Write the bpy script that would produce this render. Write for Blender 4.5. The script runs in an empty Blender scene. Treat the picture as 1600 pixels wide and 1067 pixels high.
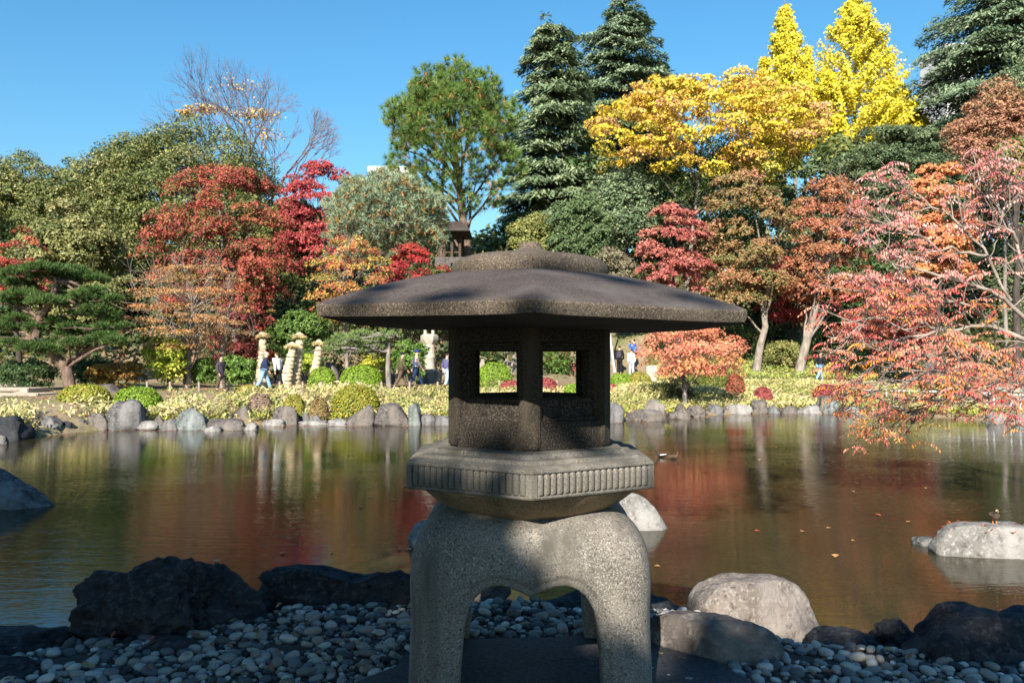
import bpy, bmesh, math, random
import numpy as np
from mathutils import Vector, Matrix, noise as mnoise

# ------------------------------------------------------------------ camera, sky, sun, exposure
SC = bpy.context.scene
COL = SC.collection
R = math.radians
F, HY, CX, EYE = 1244.4, 556.0, 800.0, 2.3        # focal length in photo pixels, horizon row, centre column, eye height
cam_d = bpy.data.cameras.new('camera'); cam = bpy.data.objects.new('camera', cam_d); COL.objects.link(cam)
cam.location = (0, 0, EYE); cam.rotation_euler = (R(90), 0, 0)
cam_d.sensor_width = 36; cam_d.lens = 28; cam_d.shift_y = 22.5 / 1600
cam_d.clip_start = 0.05; cam_d.clip_end = 3000
cam_d.dof.use_dof = True; cam_d.dof.focus_distance = 3.4; cam_d.dof.aperture_fstop = 10
SC.camera = cam
SUN_EL, SUN_AZ = R(32.5), R(14)                     # behind the camera, 14 degrees to its left
S = Vector((-math.sin(SUN_AZ) * math.cos(SUN_EL), -math.cos(SUN_AZ) * math.cos(SUN_EL), math.sin(SUN_EL)))
W = bpy.data.worlds.new('World'); SC.world = W; W.use_nodes = True
nt = W.node_tree; nt.nodes.clear()
sky = nt.nodes.new('ShaderNodeTexSky'); sky.sky_type = 'NISHITA'; sky.sun_disc = False
sky.sun_elevation = SUN_EL; sky.sun_rotation = math.atan2(S.x, S.y)
sky.altitude = 50; sky.air_density = 1.6; sky.dust_density = 0.4; sky.ozone_density = 9.0
bgn = nt.nodes.new('ShaderNodeBackground'); bgn.inputs[1].default_value = 0.082
wo = nt.nodes.new('ShaderNodeOutputWorld')
hs = nt.nodes.new('ShaderNodeHueSaturation'); hs.inputs['Saturation'].default_value = 1.12; hs.inputs['Hue'].default_value = .491
nt.links.new(sky.outputs[0], hs.inputs['Color']); nt.links.new(hs.outputs[0], bgn.inputs[0]); nt.links.new(bgn.outputs[0], wo.inputs[0])
sun_d = bpy.data.lights.new('sun', 'SUN'); sun_d.energy = 5.0; sun_d.angle = R(0.53); sun_d.color = (1.0, 0.93, 0.82)
sun = bpy.data.objects.new('sun', sun_d); COL.objects.link(sun)
sun.rotation_euler = S.to_track_quat('Z', 'Y').to_euler(); sun.location = (-20, -40, 30)
SC.view_settings.view_transform = 'Standard'; SC.view_settings.look = 'None'
SC.view_settings.gamma = 1.0; SC.view_settings.use_curve_mapping = False
SC.view_settings.exposure = 1.12
SC.cycles.max_bounces = 4; SC.cycles.diffuse_bounces = 2; SC.cycles.glossy_bounces = 3
SC.cycles.transmission_bounces = 3; SC.cycles.transparent_max_bounces = 4
SC.cycles.use_denoising = True
SC.cycles.sample_clamp_indirect = 6

# ------------------------------------------------------------------ helpers
def at(px, py, Y): return Vector(((px - CX) * Y / F, Y, EYE - (py - HY) * Y / F))
def wx(px, Y): return (px - CX) * Y / F
def wz(py, Y): return EYE - (py - HY) * Y / F
def water_Y(py): return EYE * F / (py - HY)

def tag(o, label, cat=None, group=None, kind=None):
    o['label'] = label
    if cat: o['category'] = cat
    if group: o['group'] = group
    if kind: o['kind'] = kind
    return o
def empty(name, loc=(0, 0, 0), rz=0):
    o = bpy.data.objects.new(name, None); COL.objects.link(o); o.location = loc; o.rotation_euler = (0, 0, rz)
    o.empty_display_size = 0.2
    return o
def link(name, me, mat=None, parent=None, loc=None, rot=None, scale=None):
    o = bpy.data.objects.new(name, me); COL.objects.link(o)
    if mat is not None and len(me.materials) == 0: me.materials.append(mat)
    if parent is not None: o.parent = parent
    if loc is not None: o.location = loc
    if rot is not None: o.rotation_euler = rot
    if scale is not None: o.scale = scale
    return o
def np_mesh(name, verts, faces, cols=None, smooth=False):
    """verts (N,3), faces (M,k) all of one size; cols (N,3) optional point colours"""
    verts = np.ascontiguousarray(verts, dtype=np.float32); faces = np.ascontiguousarray(faces, dtype=np.int32)
    me = bpy.data.meshes.new(name); n, (m, k) = len(verts), faces.shape
    me.vertices.add(n); me.vertices.foreach_set('co', verts.ravel())
    me.loops.add(m * k); me.loops.foreach_set('vertex_index', faces.ravel())
    me.polygons.add(m); me.polygons.foreach_set('loop_start', np.arange(0, m * k, k, dtype=np.int32))
    try: me.polygons.foreach_set('loop_total', np.full(m, k, dtype=np.int32))
    except Exception: pass
    if smooth: me.polygons.foreach_set('use_smooth', np.ones(m, dtype=bool))
    me.update(calc_edges=True)
    if cols is not None:
        a = me.color_attributes.new('leaf_col', 'FLOAT_COLOR', 'POINT')
        c = np.ones((n, 4), dtype=np.float32); c[:, :3] = cols; a.data.foreach_set('color', c.ravel())
    return me
def bm_mesh(name, bm, smooth=None):
    me = bpy.data.meshes.new(name); bmesh.ops.recalc_face_normals(bm, faces=bm.faces[:]); bm.to_mesh(me); bm.free()
    if smooth is not None:
        me.polygons.foreach_set('use_smooth', np.ones(len(me.polygons), dtype=bool))
        me.set_sharp_from_angle(angle=R(smooth))
    return me
def box_bm(bm, c, s, rz=0, bevel=0):
    r = bmesh.ops.create_cube(bm, size=1.0, matrix=Matrix.Translation(c) @ Matrix.Rotation(rz, 4, 'Z') @ Matrix.Diagonal((*s, 1)))
    if bevel:
        es = list({e for v in r['verts'] for e in v.link_edges})
        bmesh.ops.bevel(bm, geom=es, offset=bevel, segments=2, affect='EDGES')
def lathe(name, prof, n=48, smooth=40):
    bm = bmesh.new(); rings = []
    for r, z in prof:
        if r < 1e-5: rings.append([bm.verts.new((0, 0, z))]); continue
        rings.append([bm.verts.new((r * math.cos(2 * math.pi * i / n), r * math.sin(2 * math.pi * i / n), z)) for i in range(n)])
    for a, b in zip(rings, rings[1:]):
        for i in range(n):
            j = (i + 1) % n
            if len(a) == 1 and len(b) == 1: continue
            if len(a) == 1: bm.faces.new((a[0], b[i], b[j]))
            elif len(b) == 1: bm.faces.new((a[i], a[j], b[0]))
            else: bm.faces.new((a[i], a[j], b[j], b[i]))
    return bm_mesh(name, bm, smooth)
def unit(v): return v / np.maximum(np.linalg.norm(v, axis=-1, keepdims=True), 1e-9)

class Tubes:
    """tapered tubes gathered into one mesh (a trunk with its limbs)"""
    def __init__(s): s.v, s.f, s.n = [], [], 0
    def add(s, pts, r0, r1, k=6):
        pts = np.asarray([tuple(p) for p in pts], dtype=float); m = len(pts)
        t = np.gradient(pts, axis=0); t = unit(t)
        ref = np.array([0.31, 0.95, 0.05]); a = unit(np.cross(t, ref)); b = np.cross(t, a)
        rr = np.linspace(r0, r1, m)[:, None, None] if np.isscalar(r1) and np.isscalar(r0) else np.asarray(r0)[:, None, None]
        th = np.linspace(0, 2 * np.pi, k, endpoint=False)
        ring = pts[:, None, :] + rr * (np.cos(th)[None, :, None] * a[:, None, :] + np.sin(th)[None, :, None] * b[:, None, :])
        s.v.append(ring.reshape(-1, 3))
        i = np.arange(m - 1)[:, None] * k; j = np.arange(k)[None, :]; j2 = (j + 1) % k
        q = np.stack([i + j, i + j2, i + k + j2, i + k + j], -1).reshape(-1, 4) + s.n
        s.f.append(q); s.n += m * k
    def mesh(s, name): return np_mesh(name, np.concatenate(s.v), np.concatenate(s.f), smooth=True)
def bez(p0, p1, p2, n=6):
    t = np.linspace(0, 1, n)[:, None]; p0, p1, p2 = (np.asarray(tuple(p), dtype=float) for p in (p0, p1, p2))
    return (1 - t) ** 2 * p0 + 2 * t * (1 - t) * p1 + t * t * p2
def wobble(p, rng, amp):
    q = np.array(p, dtype=float); q[1:-1] += rng.normal(0, amp, q[1:-1].shape); return q

# ------------------------------------------------------------------ materials
MATS = {}
def new_mat(name):
    m = bpy.data.materials.new(name); m.use_nodes = True; MATS[name] = m
    n = m.node_tree; n.nodes.clear(); return m, n
def N(n, t, **kw):
    x = n.nodes.new(t)
    for k, v in kw.items(): setattr(x, k, v)
    return x
def ramp(n, cols, interp='LINEAR'):
    r = N(n, 'ShaderNodeValToRGB'); r.color_ramp.interpolation = interp
    e = r.color_ramp.elements
    while len(e) < len(cols): e.new(0.5)
    for x, (p, c) in zip(e, cols): x.position = p; x.color = (*c, 1)
    return r
def mix(n, a, b, fac, mode='MIX'):
    x = N(n, 'ShaderNodeMix', data_type='RGBA', blend_type=mode)
    for s, v in ((6, a), (7, b)):
        if hasattr(v, 'links'): n.links.new(v, x.inputs[s])
        else: x.inputs[s].default_value = (*v, 1)
    if hasattr(fac, 'links'): n.links.new(fac, x.inputs[0])
    else: x.inputs[0].default_value = fac
    return x.outputs[2]
def noise(n, scale, detail=4, rough=.55, vec=None, dist=0):
    x = N(n, 'ShaderNodeTexNoise'); x.inputs['Scale'].default_value = scale; x.inputs['Detail'].default_value = detail
    x.inputs['Roughness'].default_value = rough; x.inputs['Distortion'].default_value = dist
    if vec is not None: n.links.new(vec, x.inputs['Vector'])
    return x.outputs['Fac']
def finish(n, col, rough=.8, bump=None, bstr=.3, bdist=.01, spec=.3, extra=None):
    p = N(n, 'ShaderNodeBsdfPrincipled'); o = N(n, 'ShaderNodeOutputMaterial')
    if hasattr(col, 'links'): n.links.new(col, p.inputs['Base Color'])
    else: p.inputs['Base Color'].default_value = (*col, 1)
    if hasattr(rough, 'links'): n.links.new(rough, p.inputs['Roughness'])
    else: p.inputs['Roughness'].default_value = rough
    p.inputs['Specular IOR Level'].default_value = spec
    if bump is not None:
        b = N(n, 'ShaderNodeBump'); b.inputs['Strength'].default_value = bstr; b.inputs['Distance'].default_value = bdist
        n.links.new(bump, b.inputs['Height']); n.links.new(b.outputs[0], p.inputs['Normal'])
    n.links.new(p.outputs[0], o.inputs[0]); return p
def coords(n, kind='Object'): return N(n, 'ShaderNodeTexCoord').outputs[kind]

def stone_mat(name, dark, mid, light, speck, big=2.5, fine=90, rough=.85, streak=None, bstr=.5, bdist=.006):
    m, n = new_mat(name); v = coords(n)
    a = noise(n, big, 5, .6, v); c = ramp(n, [(.3, dark), (.5, mid), (.72, light)]); n.links.new(a, c.inputs[0])
    s = noise(n, fine, 3, .7, v); sr = ramp(n, [(.50, (0, 0, 0)), (.66, (1, 1, 1))]); n.links.new(s, sr.inputs[0])
    col = mix(n, c.outputs[0], speck, sr.outputs[0])
    s2 = noise(n, fine * .7, 2, .6, v); sr2 = ramp(n, [(.30, (1, 1, 1)), (.46, (0, 0, 0))]); n.links.new(s2, sr2.inputs[0])
    col = mix(n, col, tuple(x * .6 for x in dark), sr2.outputs[0])
    if streak:
        mp = N(n, 'ShaderNodeMapping'); mp.inputs['Scale'].default_value = (1, 1, .12); n.links.new(v, mp.inputs[0])
        t = noise(n, streak[1], 3, .6, mp.outputs[0]); tr = ramp(n, [(.52, (0, 0, 0)), (.7, (1, 1, 1))]); n.links.new(t, tr.inputs[0])
        col = mix(n, col, streak[0], tr.outputs[0])
    h = N(n, 'ShaderNodeMath', operation='MULTIPLY_ADD'); n.links.new(s, h.inputs[0]); h.inputs[1].default_value = .55; n.links.new(a, h.inputs[2])
    finish(n, col, rough, h.outputs[0], bstr, bdist)
    return m
# lantern stones
stone_mat('roof_stone', (.038, .029, .027), (.064, .050, .045), (.095, .077, .070), (.13, .105, .09), 3, 150, .8, ((.095, .083, .078), 4), bstr=.18)
stone_mat('rim_stone', (.035, .027, .021), (.07, .054, .042), (.11, .088, .066), (.23, .185, .135), 4, 170, .85, bstr=.45, bdist=.005)
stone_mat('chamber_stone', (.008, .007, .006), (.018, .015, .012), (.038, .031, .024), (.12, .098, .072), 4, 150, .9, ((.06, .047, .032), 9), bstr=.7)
stone_mat('platform_stone', (.085, .079, .07), (.15, .137, .117), (.22, .20, .17), (.30, .275, .235), 5, 170, .9, ((.10, .088, .07), 9), bstr=.35)
stone_mat('bowl_stone', (.13, .09, .05), (.24, .17, .095), (.33, .24, .14), (.34, .26, .17), 5, 150, .9, bstr=.4)
stone_mat('leg_stone', (.085, .077, .066), (.15, .134, .114), (.215, .19, .16), (.36, .33, .285), 3, 150, .9, ((.085, .078, .066), 6), bstr=.4, bdist=.005)
# rocks
stone_mat('rock_dark', (.012, .013, .016), (.022, .023, .027), (.042, .043, .046), (.06, .06, .065), 3, 30, .88, bstr=.9, bdist=.03)
stone_mat('rock_tan', (.11, .09, .077), (.165, .137, .118), (.225, .192, .167), (.27, .24, .21), 4, 45, .85, ((.25, .215, .19), 3), bstr=.8, bdist=.02)
stone_mat('rock_grey', (.042, .040, .040), (.075, .072, .07), (.125, .12, .115), (.18, .175, .165), 1.6, 14, .85, ((.20, .19, .185), 1.3), bstr=.9, bdist=.05)
stone_mat('rock_brown', (.047, .040, .036), (.085, .072, .064), (.135, .115, .103), (.19, .165, .15), 1.6, 14, .85, ((.18, .155, .13), 1.3), bstr=.9, bdist=.05)
stone_mat('rock_green', (.055, .065, .06), (.09, .103, .096), (.14, .155, .147), (.20, .215, .205), 1.8, 14, .85, ((.24, .26, .245), 1.3), bstr=.9, bdist=.05)
stone_mat('rock_pale', (.11, .10, .09), (.17, .16, .145), (.235, .225, .21), (.29, .28, .26), 2.5, 18, .85, ((.30, .285, .265), 1.5), bstr=.8, bdist=.04)
stone_mat('slab_dark', (.02, .021, .024), (.035, .036, .04), (.055, .055, .06), (.07, .07, .07), 3, 50, .7, bstr=.5)
# pebbles: colour differs from stone to stone
m, n = new_mat('pebble'); oi = N(n, 'ShaderNodeObjectInfo'); at_ = N(n, 'ShaderNodeAttribute', attribute_name='leaf_col')
pr = ramp(n, [(0, (.04, .04, .042)), (.2, (.22, .22, .21)), (.4, (.50, .47, .42)), (.6, (.11, .115, .125)), (.8, (.62, .58, .52)), (1, (.30, .25, .20))]); n.links.new(oi.outputs['Random'], pr.inputs[0])
v = coords(n); s = noise(n, 60, 3, .65, v); sr = ramp(n, [(.42, (.55, .55, .55)), (.65, (1.25, 1.25, 1.2))]); n.links.new(s, sr.inputs[0])
finish(n, mix(n, pr.outputs[0], sr.outputs[0], 1.0, 'MULTIPLY'), .75, s, .3, .004)
m, n = new_mat('gravel'); at_ = N(n, 'ShaderNodeAttribute', attribute_name='leaf_col'); s = noise(n, 60, 3, .65, coords(n))
sr = ramp(n, [(.42, (.6, .6, .6)), (.65, (1.2, 1.2, 1.2))]); n.links.new(s, sr.inputs[0])
finish(n, mix(n, at_.outputs['Color'], sr.outputs[0], 1.0, 'MULTIPLY'), .75, s, .3, .004)

def leaf_mat(name, trans=.3, rough=.55, spec=.25):
    m, n = new_mat(name); a = N(n, 'ShaderNodeAttribute', attribute_name='leaf_col')
    p = N(n, 'ShaderNodeBsdfPrincipled'); n.links.new(a.outputs['Color'], p.inputs['Base Color'])
    p.inputs['Roughness'].default_value = rough; p.inputs['Specular IOR Level'].default_value = spec
    t = N(n, 'ShaderNodeBsdfTranslucent'); n.links.new(a.outputs['Color'], t.inputs[0])
    x = N(n, 'ShaderNodeMixShader'); x.inputs[0].default_value = trans
    o = N(n, 'ShaderNodeOutputMaterial'); n.links.new(p.outputs[0], x.inputs[1]); n.links.new(t.outputs[0], x.inputs[2]); n.links.new(x.outputs[0], o.inputs[0])
leaf_mat('leaf', .14); leaf_mat('leaf_glossy', .2, .5, .28); leaf_mat('needle', .12, .6, .2)

def bark_mat(name, a, b, scale=6):
    m, n = new_mat(name); v = coords(n); mp = N(n, 'ShaderNodeMapping'); mp.inputs['Scale'].default_value = (1, 1, .35); n.links.new(v, mp.inputs[0])
    t = noise(n, scale, 5, .65, mp.outputs[0]); c = ramp(n, [(.35, a), (.65, b)]); n.links.new(t, c.inputs[0])
    finish(n, c.outputs[0], .9, t, .8, .05)
bark_mat('bark_dark', (.03, .024, .02), (.09, .072, .06)); bark_mat('bark_grey', (.12, .105, .09), (.32, .28, .24)); bark_mat('bark_red', (.07, .045, .035), (.22, .15, .11))
bark_mat('bark_pale', (.15, .125, .10), (.36, .30, .25)); bark_mat('twig_purple', (.16, .12, .13), (.28, .21, .22)); bark_mat('bark_brown', (.09, .06, .04), (.2, .14, .1))

m, n = new_mat('ground'); v = coords(n); a = noise(n, .35, 5, .6, v); b = noise(n, 6, 5, .7, v)
c = ramp(n, [(.35, (.30, .215, .14)), (.5, (.26, .20, .12)), (.62, (.17, .17, .07))]); n.links.new(a, c.inputs[0])
c2 = ramp(n, [(.35, (.6, .6, .6)), (.65, (1.15, 1.15, 1.1))]); n.links.new(b, c2.inputs[0])
finish(n, mix(n, c.outputs[0], c2.outputs[0], 1.0, 'MULTIPLY'), .95, b, .5, .05)
m, n = new_mat('dirt'); v = coords(n); b = noise(n, 14, 5, .7, v); c = ramp(n, [(.35, (.03, .027, .022)), (.65, (.085, .075, .06))]); n.links.new(b, c.inputs[0])
finish(n, c.outputs[0], .95, b, .6, .03)

m, n = new_mat('water'); v = coords(n, 'Object')
mp = N(n, 'ShaderNodeMapping'); mp.inputs['Scale'].default_value = (1.0, 3.2, 1); mp.inputs['Rotation'].default_value = (0, 0, R(4)); n.links.new(v, mp.inputs[0])
w1 = noise(n, 1.7, 3, .55, mp.outputs[0], .3); w2 = noise(n, 8.5, 2, .5, mp.outputs[0], .2); w3 = noise(n, .25, 2, .5, v)
wr = ramp(n, [(.35, (.25, .25, .25)), (.65, (1, 1, 1))]); n.links.new(w3, wr.inputs[0])
h = N(n, 'ShaderNodeMath', operation='MULTIPLY_ADD'); n.links.new(w2, h.inputs[0]); h.inputs[1].default_value = .55; n.links.new(w1, h.inputs[2])
h2 = N(n, 'ShaderNodeMath', operation='MULTIPLY'); n.links.new(h.outputs[0], h2.inputs[0]); n.links.new(wr.outputs[0], h2.inputs[1])
mud = noise(n, .5, 3, .6, v); mc = ramp(n, [(.3, (.022, .0185, .0085)), (.7, (.038, .031, .0145))]); n.links.new(mud, mc.inputs[0])
p = finish(n, mc.outputs[0], .03, h2.outputs[0], .115, .05, .5); p.inputs['IOR'].default_value = 1.33

def plain(name, col, rough=.8, var=.25, scale=20, spec=.3, bstr=.3, bdist=.01):
    m, n = new_mat(name); t = noise(n, scale, 4, .6, coords(n)); c = ramp(n, [(.3, tuple(x * (1 - var) for x in col)), (.7, tuple(min(1, x * (1 + var)) for x in col))]); n.links.new(t, c.inputs[0])
    finish(n, c.outputs[0], rough, t, bstr, bdist, spec); return m

# ------------------------------------------------------------------ ground, water
SHORE_PX = [(-300, 700), (0, 690), (90, 680), (170, 672), (300, 671), (440, 664), (600, 665), (700, 664), (960, 660), (1060, 653), (1160, 648), (1300, 646), (1400, 648), (1500, 655), (1600, 660), (1800, 668)]
SHX = np.array([wx(a, water_Y(b)) for a, b in SHORE_PX]); SHY = np.array([water_Y(b) for a, b in SHORE_PX])
def shoreY(x): return np.interp(x, SHX, SHY)
def sstep(a, b, x): t = np.clip((x - a) / (b - a), 0, 1); return t * t * (3 - 2 * t)
def ground_z(x, y):
    x = np.asarray(x, float); y = np.asarray(y, float)
    d = y - shoreY(x)
    far = -.9 + 1.0 * sstep(-1.2, .9, d) + .75 * sstep(.3, 6.0, d)
    far = far + 8.3 * sstep(42.5, 67, y) * (0.75 + .25 * sstep(-45, -5, x)) + .10 * np.sin(x * .5 + y * .3) * sstep(36, 46, y)
    ye = np.interp(x, [-6, -2.43, -2.14, -1.35, -1.27, -.58, .5, 1.08, 1.35, 1.9, 6], [3.75, 3.77, 3.97, 4.41, 4.52, 4.56, 4.72, 4.4, 3.97, 3.85, 3.8])
    near = .85 - 1.75 * sstep(ye, ye + .95, y)
    rb = 7.6 + np.clip((y - 5) * .75, 0, 20)                        # the bank on the near right, outside the picture
    right = -.9 + 1.8 * sstep(rb - .6, rb + 1.6, x)
    lb = 17 + np.clip((y - 5) * .55, 0, 20)
    left = -.9 + 1.8 * sstep(lb - .6, lb + 1.6, -x)
    return np.maximum(np.maximum(far, near), np.maximum(right, left) * (y < 60) - 5 * (y >= 60))
def axis(segs):
    out = []
    for a, b, s in segs: out.append(np.arange(a, b, s))
    return np.concatenate(out + [[segs[-1][1]]])
gx = axis([(-700, -120, 40), (-120, -42, 6), (-42, -26, 1), (-26, 26, .5), (26, 42, 1), (42, 120, 6), (120, 700, 40)])
gy = axis([(-500, -40, 40), (-40, 2, 3), (2, 8, .2), (8, 20, 1), (20, 36, .45), (36, 72, 1), (72, 120, 6), (120, 1500, 60)])
GX, GY = np.meshgrid(gx, gy); GZ = ground_z(GX, GY)
nx_, ny_ = len(gx), len(gy); idx = np.arange(nx_ * ny_).reshape(ny_, nx_)
q = np.stack([idx[:-1, :-1], idx[:-1, 1:], idx[1:, 1:], idx[1:, :-1]], -1).reshape(-1, 4)
o = link('ground', np_mesh('ground', np.stack([GX, GY, GZ], -1).reshape(-1, 3), q, smooth=True), MATS['ground'])
tag(o, 'bare earth and dry lawn of the garden, rising into a wooded hill', kind='structure')
o = link('pond_water', np_mesh('pond', [(-45, 3.5, 0), (45, 3.5, 0), (45, 38, 0), (-45, 38, 0)], [[0, 1, 2, 3]]), MATS['water'])
tag(o, 'murky brown pond with small ripples reflecting the autumn trees', kind='structure')

# ------------------------------------------------------------------ stone lantern in front
LX, LY, LZ = .075, 3.6, .90
E0 = EYE - LZ                                               # eye height above the lantern foot
lan = empty('stone_lantern', (LX, LY, LZ))
tag(lan, 'big hexagonal stone snow-viewing lantern with broad roof on arched legs', 'stone lantern')
HEXA = [R(-90 + 60 * i) for i in range(6)]                  # a corner towards the camera
def hex_stack(name, prof, smooth=20, bevel=.004):
    bm = bmesh.new(); rings = [[bm.verts.new((r * math.cos(a), r * math.sin(a), z)) for a in HEXA] for r, z in prof]
    for a, b in zip(rings, rings[1:]):
        for i in range(6): bm.faces.new((a[i], a[(i + 1) % 6], b[(i + 1) % 6], b[i]))
    bm.faces.new(rings[0]); bm.faces.new(rings[-1])
    bmesh.ops.recalc_face_normals(bm, faces=bm.faces[:])
    if bevel: bmesh.ops.bevel(bm, geom=[e for e in bm.edges if e.calc_face_angle(0) > R(20)], offset=bevel, segments=2, affect='EDGES', clamp_overlap=True)
    return bm_mesh(name, bm, 35)
# legs: a rounded block hollowed by four cusped arches, meshed from a distance field
def surface_nets(f, org, h):
    s = f < 0; nx, ny, nz = f.shape
    c = np.zeros((nx - 1, ny - 1, nz - 1), bool); sh = [(i, j, k) for i in (0, 1) for j in (0, 1) for k in (0, 1)]
    cnt = sum(s[i:nx - 1 + i, j:ny - 1 + j, k:nz - 1 + k].astype(np.int8) for i, j, k in sh)
    cells = np.argwhere((cnt > 0) & (cnt < 8)); I = cells.T
    acc = np.zeros((len(cells), 3)); num = np.zeros(len(cells))
    for a, b in [(p, q_) for p in sh for q_ in sh if sum(abs(x - y) for x, y in zip(p, q_)) == 1 and p < q_]:
        fa = f[I[0] + a[0], I[1] + a[1], I[2] + a[2]]; fb = f[I[0] + b[0], I[1] + b[1], I[2] + b[2]]
        mk = (fa < 0) != (fb < 0); t = np.where(mk, fa / np.where(mk, fa - fb, 1), 0)[:, None]
        acc += np.where(mk[:, None], np.array(a) + t * (np.array(b) - np.array(a)), 0); num += mk
    V = (cells + acc / num[:, None]) * h + np.array(org)
    vid = -np.ones(c.shape, int); vid[I[0], I[1], I[2]] = np.arange(len(cells)); Q = []
    for ax in range(3):
        sl = [slice(1, -1)] * 3; sl2 = list(sl); sl[ax] = slice(0, -1); sl2[ax] = slice(1, None)
        a = s[tuple(sl)]; b = s[tuple(sl2)]; e = np.argwhere(a != b); sg = a[tuple(e.T)]
        p = e + 1; p[:, ax] = e[:, ax]; u, w = [k for k in range(3) if k != ax]
        if ax == 1: u, w = w, u
        def cid(du, dw):
            r = p.copy(); r[:, u] += du; r[:, w] += dw; return vid[r[:, 0], r[:, 1], r[:, 2]]
        qd = np.stack([cid(-1, -1), cid(0, -1), cid(0, 0), cid(-1, 0)], -1); qd[~sg] = qd[~sg][:, ::-1]; Q.append(qd)
    return V, np.concatenate(Q)
hh = .0104; xs = np.arange(-.57, .5701, hh); zs = np.arange(-.03, .83, hh)
X, Yv, Z = np.meshgrid(xs, xs, zs, indexing='ij')
arch = [(.292, -.2), (.288, 0), (.275, .2), (.262, .33), (.246, .40), (.218, .452), (.18, .486), (.137, .498), (.093, .492), (.05, .476), (0, .452)]
poly = np.array(arch + [(-a, b) for a, b in arch[::-1][1:]])
def poly_sd(px, pz):
    P = np.stack([px, pz], -1); best = np.full(px.shape, 9.); ins = np.zeros(px.shape, bool)
    for i in range(len(poly)):
        a, b = poly[i], poly[(i + 1) % len(poly)]; ab = b - a; t = np.clip(((P - a) @ ab) / (ab @ ab), 0, 1)
        best = np.minimum(best, np.linalg.norm(P - (a + t[..., None] * ab), axis=-1))
        cr = (a[1] > pz) != (b[1] > pz)
        with np.errstate(divide='ignore', invalid='ignore'): xi = a[0] + (pz - a[1]) / (b[1] - a[1]) * ab[0]
        ins ^= cr & (px < xi)
    return np.where(ins, -best, best)
A2 = poly_sd(*np.meshgrid(xs, zs, indexing='ij'))
ax_ = A2[:, None, :]; ay_ = A2[None, :, :]
pw = 7.0; sup = (np.abs(X) ** pw + np.abs(Yv) ** pw) ** (1 / pw)
wz_ = .484 + .022 * (1 - np.clip(Z / .6, 0, 1)) + .01 * np.exp(-((Z - .5) / .12) ** 2)
def smax(a, b, k): hq = np.clip(.5 - .5 * (b - a) / k, 0, 1); return b * (1 - hq) + a * hq + k * hq * (1 - hq)
band = lambda d: .011 * (1 - sstep(.034, .042, d)) * (d > -.02)
outer = sup - wz_
outer = outer + np.where(np.abs(Yv) > np.abs(X), band(ax_ + 0 * X), band(ay_ + 0 * X))
top = Z - (.752 - .014 * (np.exp(-(X / .13) ** 2) + np.exp(-(Yv / .13) ** 2)))
solid = smax(outer, top, .20)
cav = np.maximum(np.maximum(np.abs(X), np.abs(Yv)) - .365, Z - .49)
solid = smax(solid, -(ax_ + 0 * X), .012); solid = smax(solid, -(ay_ + 0 * X), .012); solid = np.maximum(solid, -cav)
solid = np.maximum(solid, -Z - .015)
V, Q = surface_nets(solid, (xs[0], xs[0], zs[0]), hh)
lg = link('legs', np_mesh('legs', V, Q, smooth=True), MATS['leg_stone'], lan); lg['label'] = 'pale speckled leg block with cusped arches'
# bowl under the platform
link('bowl', lathe('bowl', [(0, -.685), (.32, -.685), (.35, -.672), (.41, -.635), (.465, -.59), (.50, -.556), (.50, -.5475), (0, -.5475)], 64), MATS['bowl_stone'], lan, (0, 0, E0))['label'] = 'ochre stained rounded bowl below the platform'
# platform: fluted hexagonal slab with two steps on it
plat = link('platform', hex_stack('platform', [(.575, -.552), (.593, -.545), (.593, -.537), (.577, -.535), (.577, -.452), (.593, -.450), (.593, -.437), (.575, -.430), (.527, -.424), (.521, -.412), (.468, -.408), (.457, -.392), (.380, -.3865)], bevel=.003), MATS['platform_stone'], lan, (0, 0, E0))
NR = 18; ln_ = .593; bm = bmesh.new()
for k in (0, 1):
    pass
pts = []; hw, hgt, dep = .0125, .083, .0165
sec = [(-hw, 0), (-hw * .9, -dep * .75), (-hw * .45, -dep), (hw * .45, -dep), (hw * .9, -dep * .75), (hw, 0)]
rows = []
for zz, sc_ in ((0, .55), (.006, .9), (.014, 1), (hgt - .014, 1), (hgt - .006, .9), (hgt, .55)): rows.append([bm.verts.new((x * (.6 + .4 * sc_), y * sc_, zz)) for x, y in sec])
for a, b in zip(rows, rows[1:]):
    for i in range(5): bm.faces.new((a[i], a[i + 1], b[i + 1], b[i]))
bm.faces.new(rows[0][::-1]); bm.faces.new(rows[-1])
rib_me = bm_mesh('flute', bm, 50); rib_me.materials.append(MATS['platform_stone'])
bm = bmesh.new(); box_bm(bm, (0, -.008, hgt / 2 + .0), (.026, .016, hgt + .004)); cnr_me = bm_mesh('rim_end', bm); cnr_me.materials.append(MATS['platform_stone'])
ap = .577 * math.cos(R(30))
for i in range(6):
    am = HEXA[i] + R(30); rot = am + R(90); c, s_ = math.cos(am), math.sin(am); tx, ty = -s_, c
    for k in range(NR):
        u = (k - (NR - 1) / 2) * .0298
        link('flute', rib_me, None, plat, (c * (ap - .0015) + tx * u, s_ * (ap - .0015) + ty * u, -.536), (0, 0, rot))
    for sgn in (-1, 1):
        u = sgn * (.593 / 2 - .0125)
        link('rim_end', cnr_me, None, plat, (c * (ap - .003) + tx * u, s_ * (ap - .003) + ty * u, -.537), (0, 0, rot))
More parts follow.
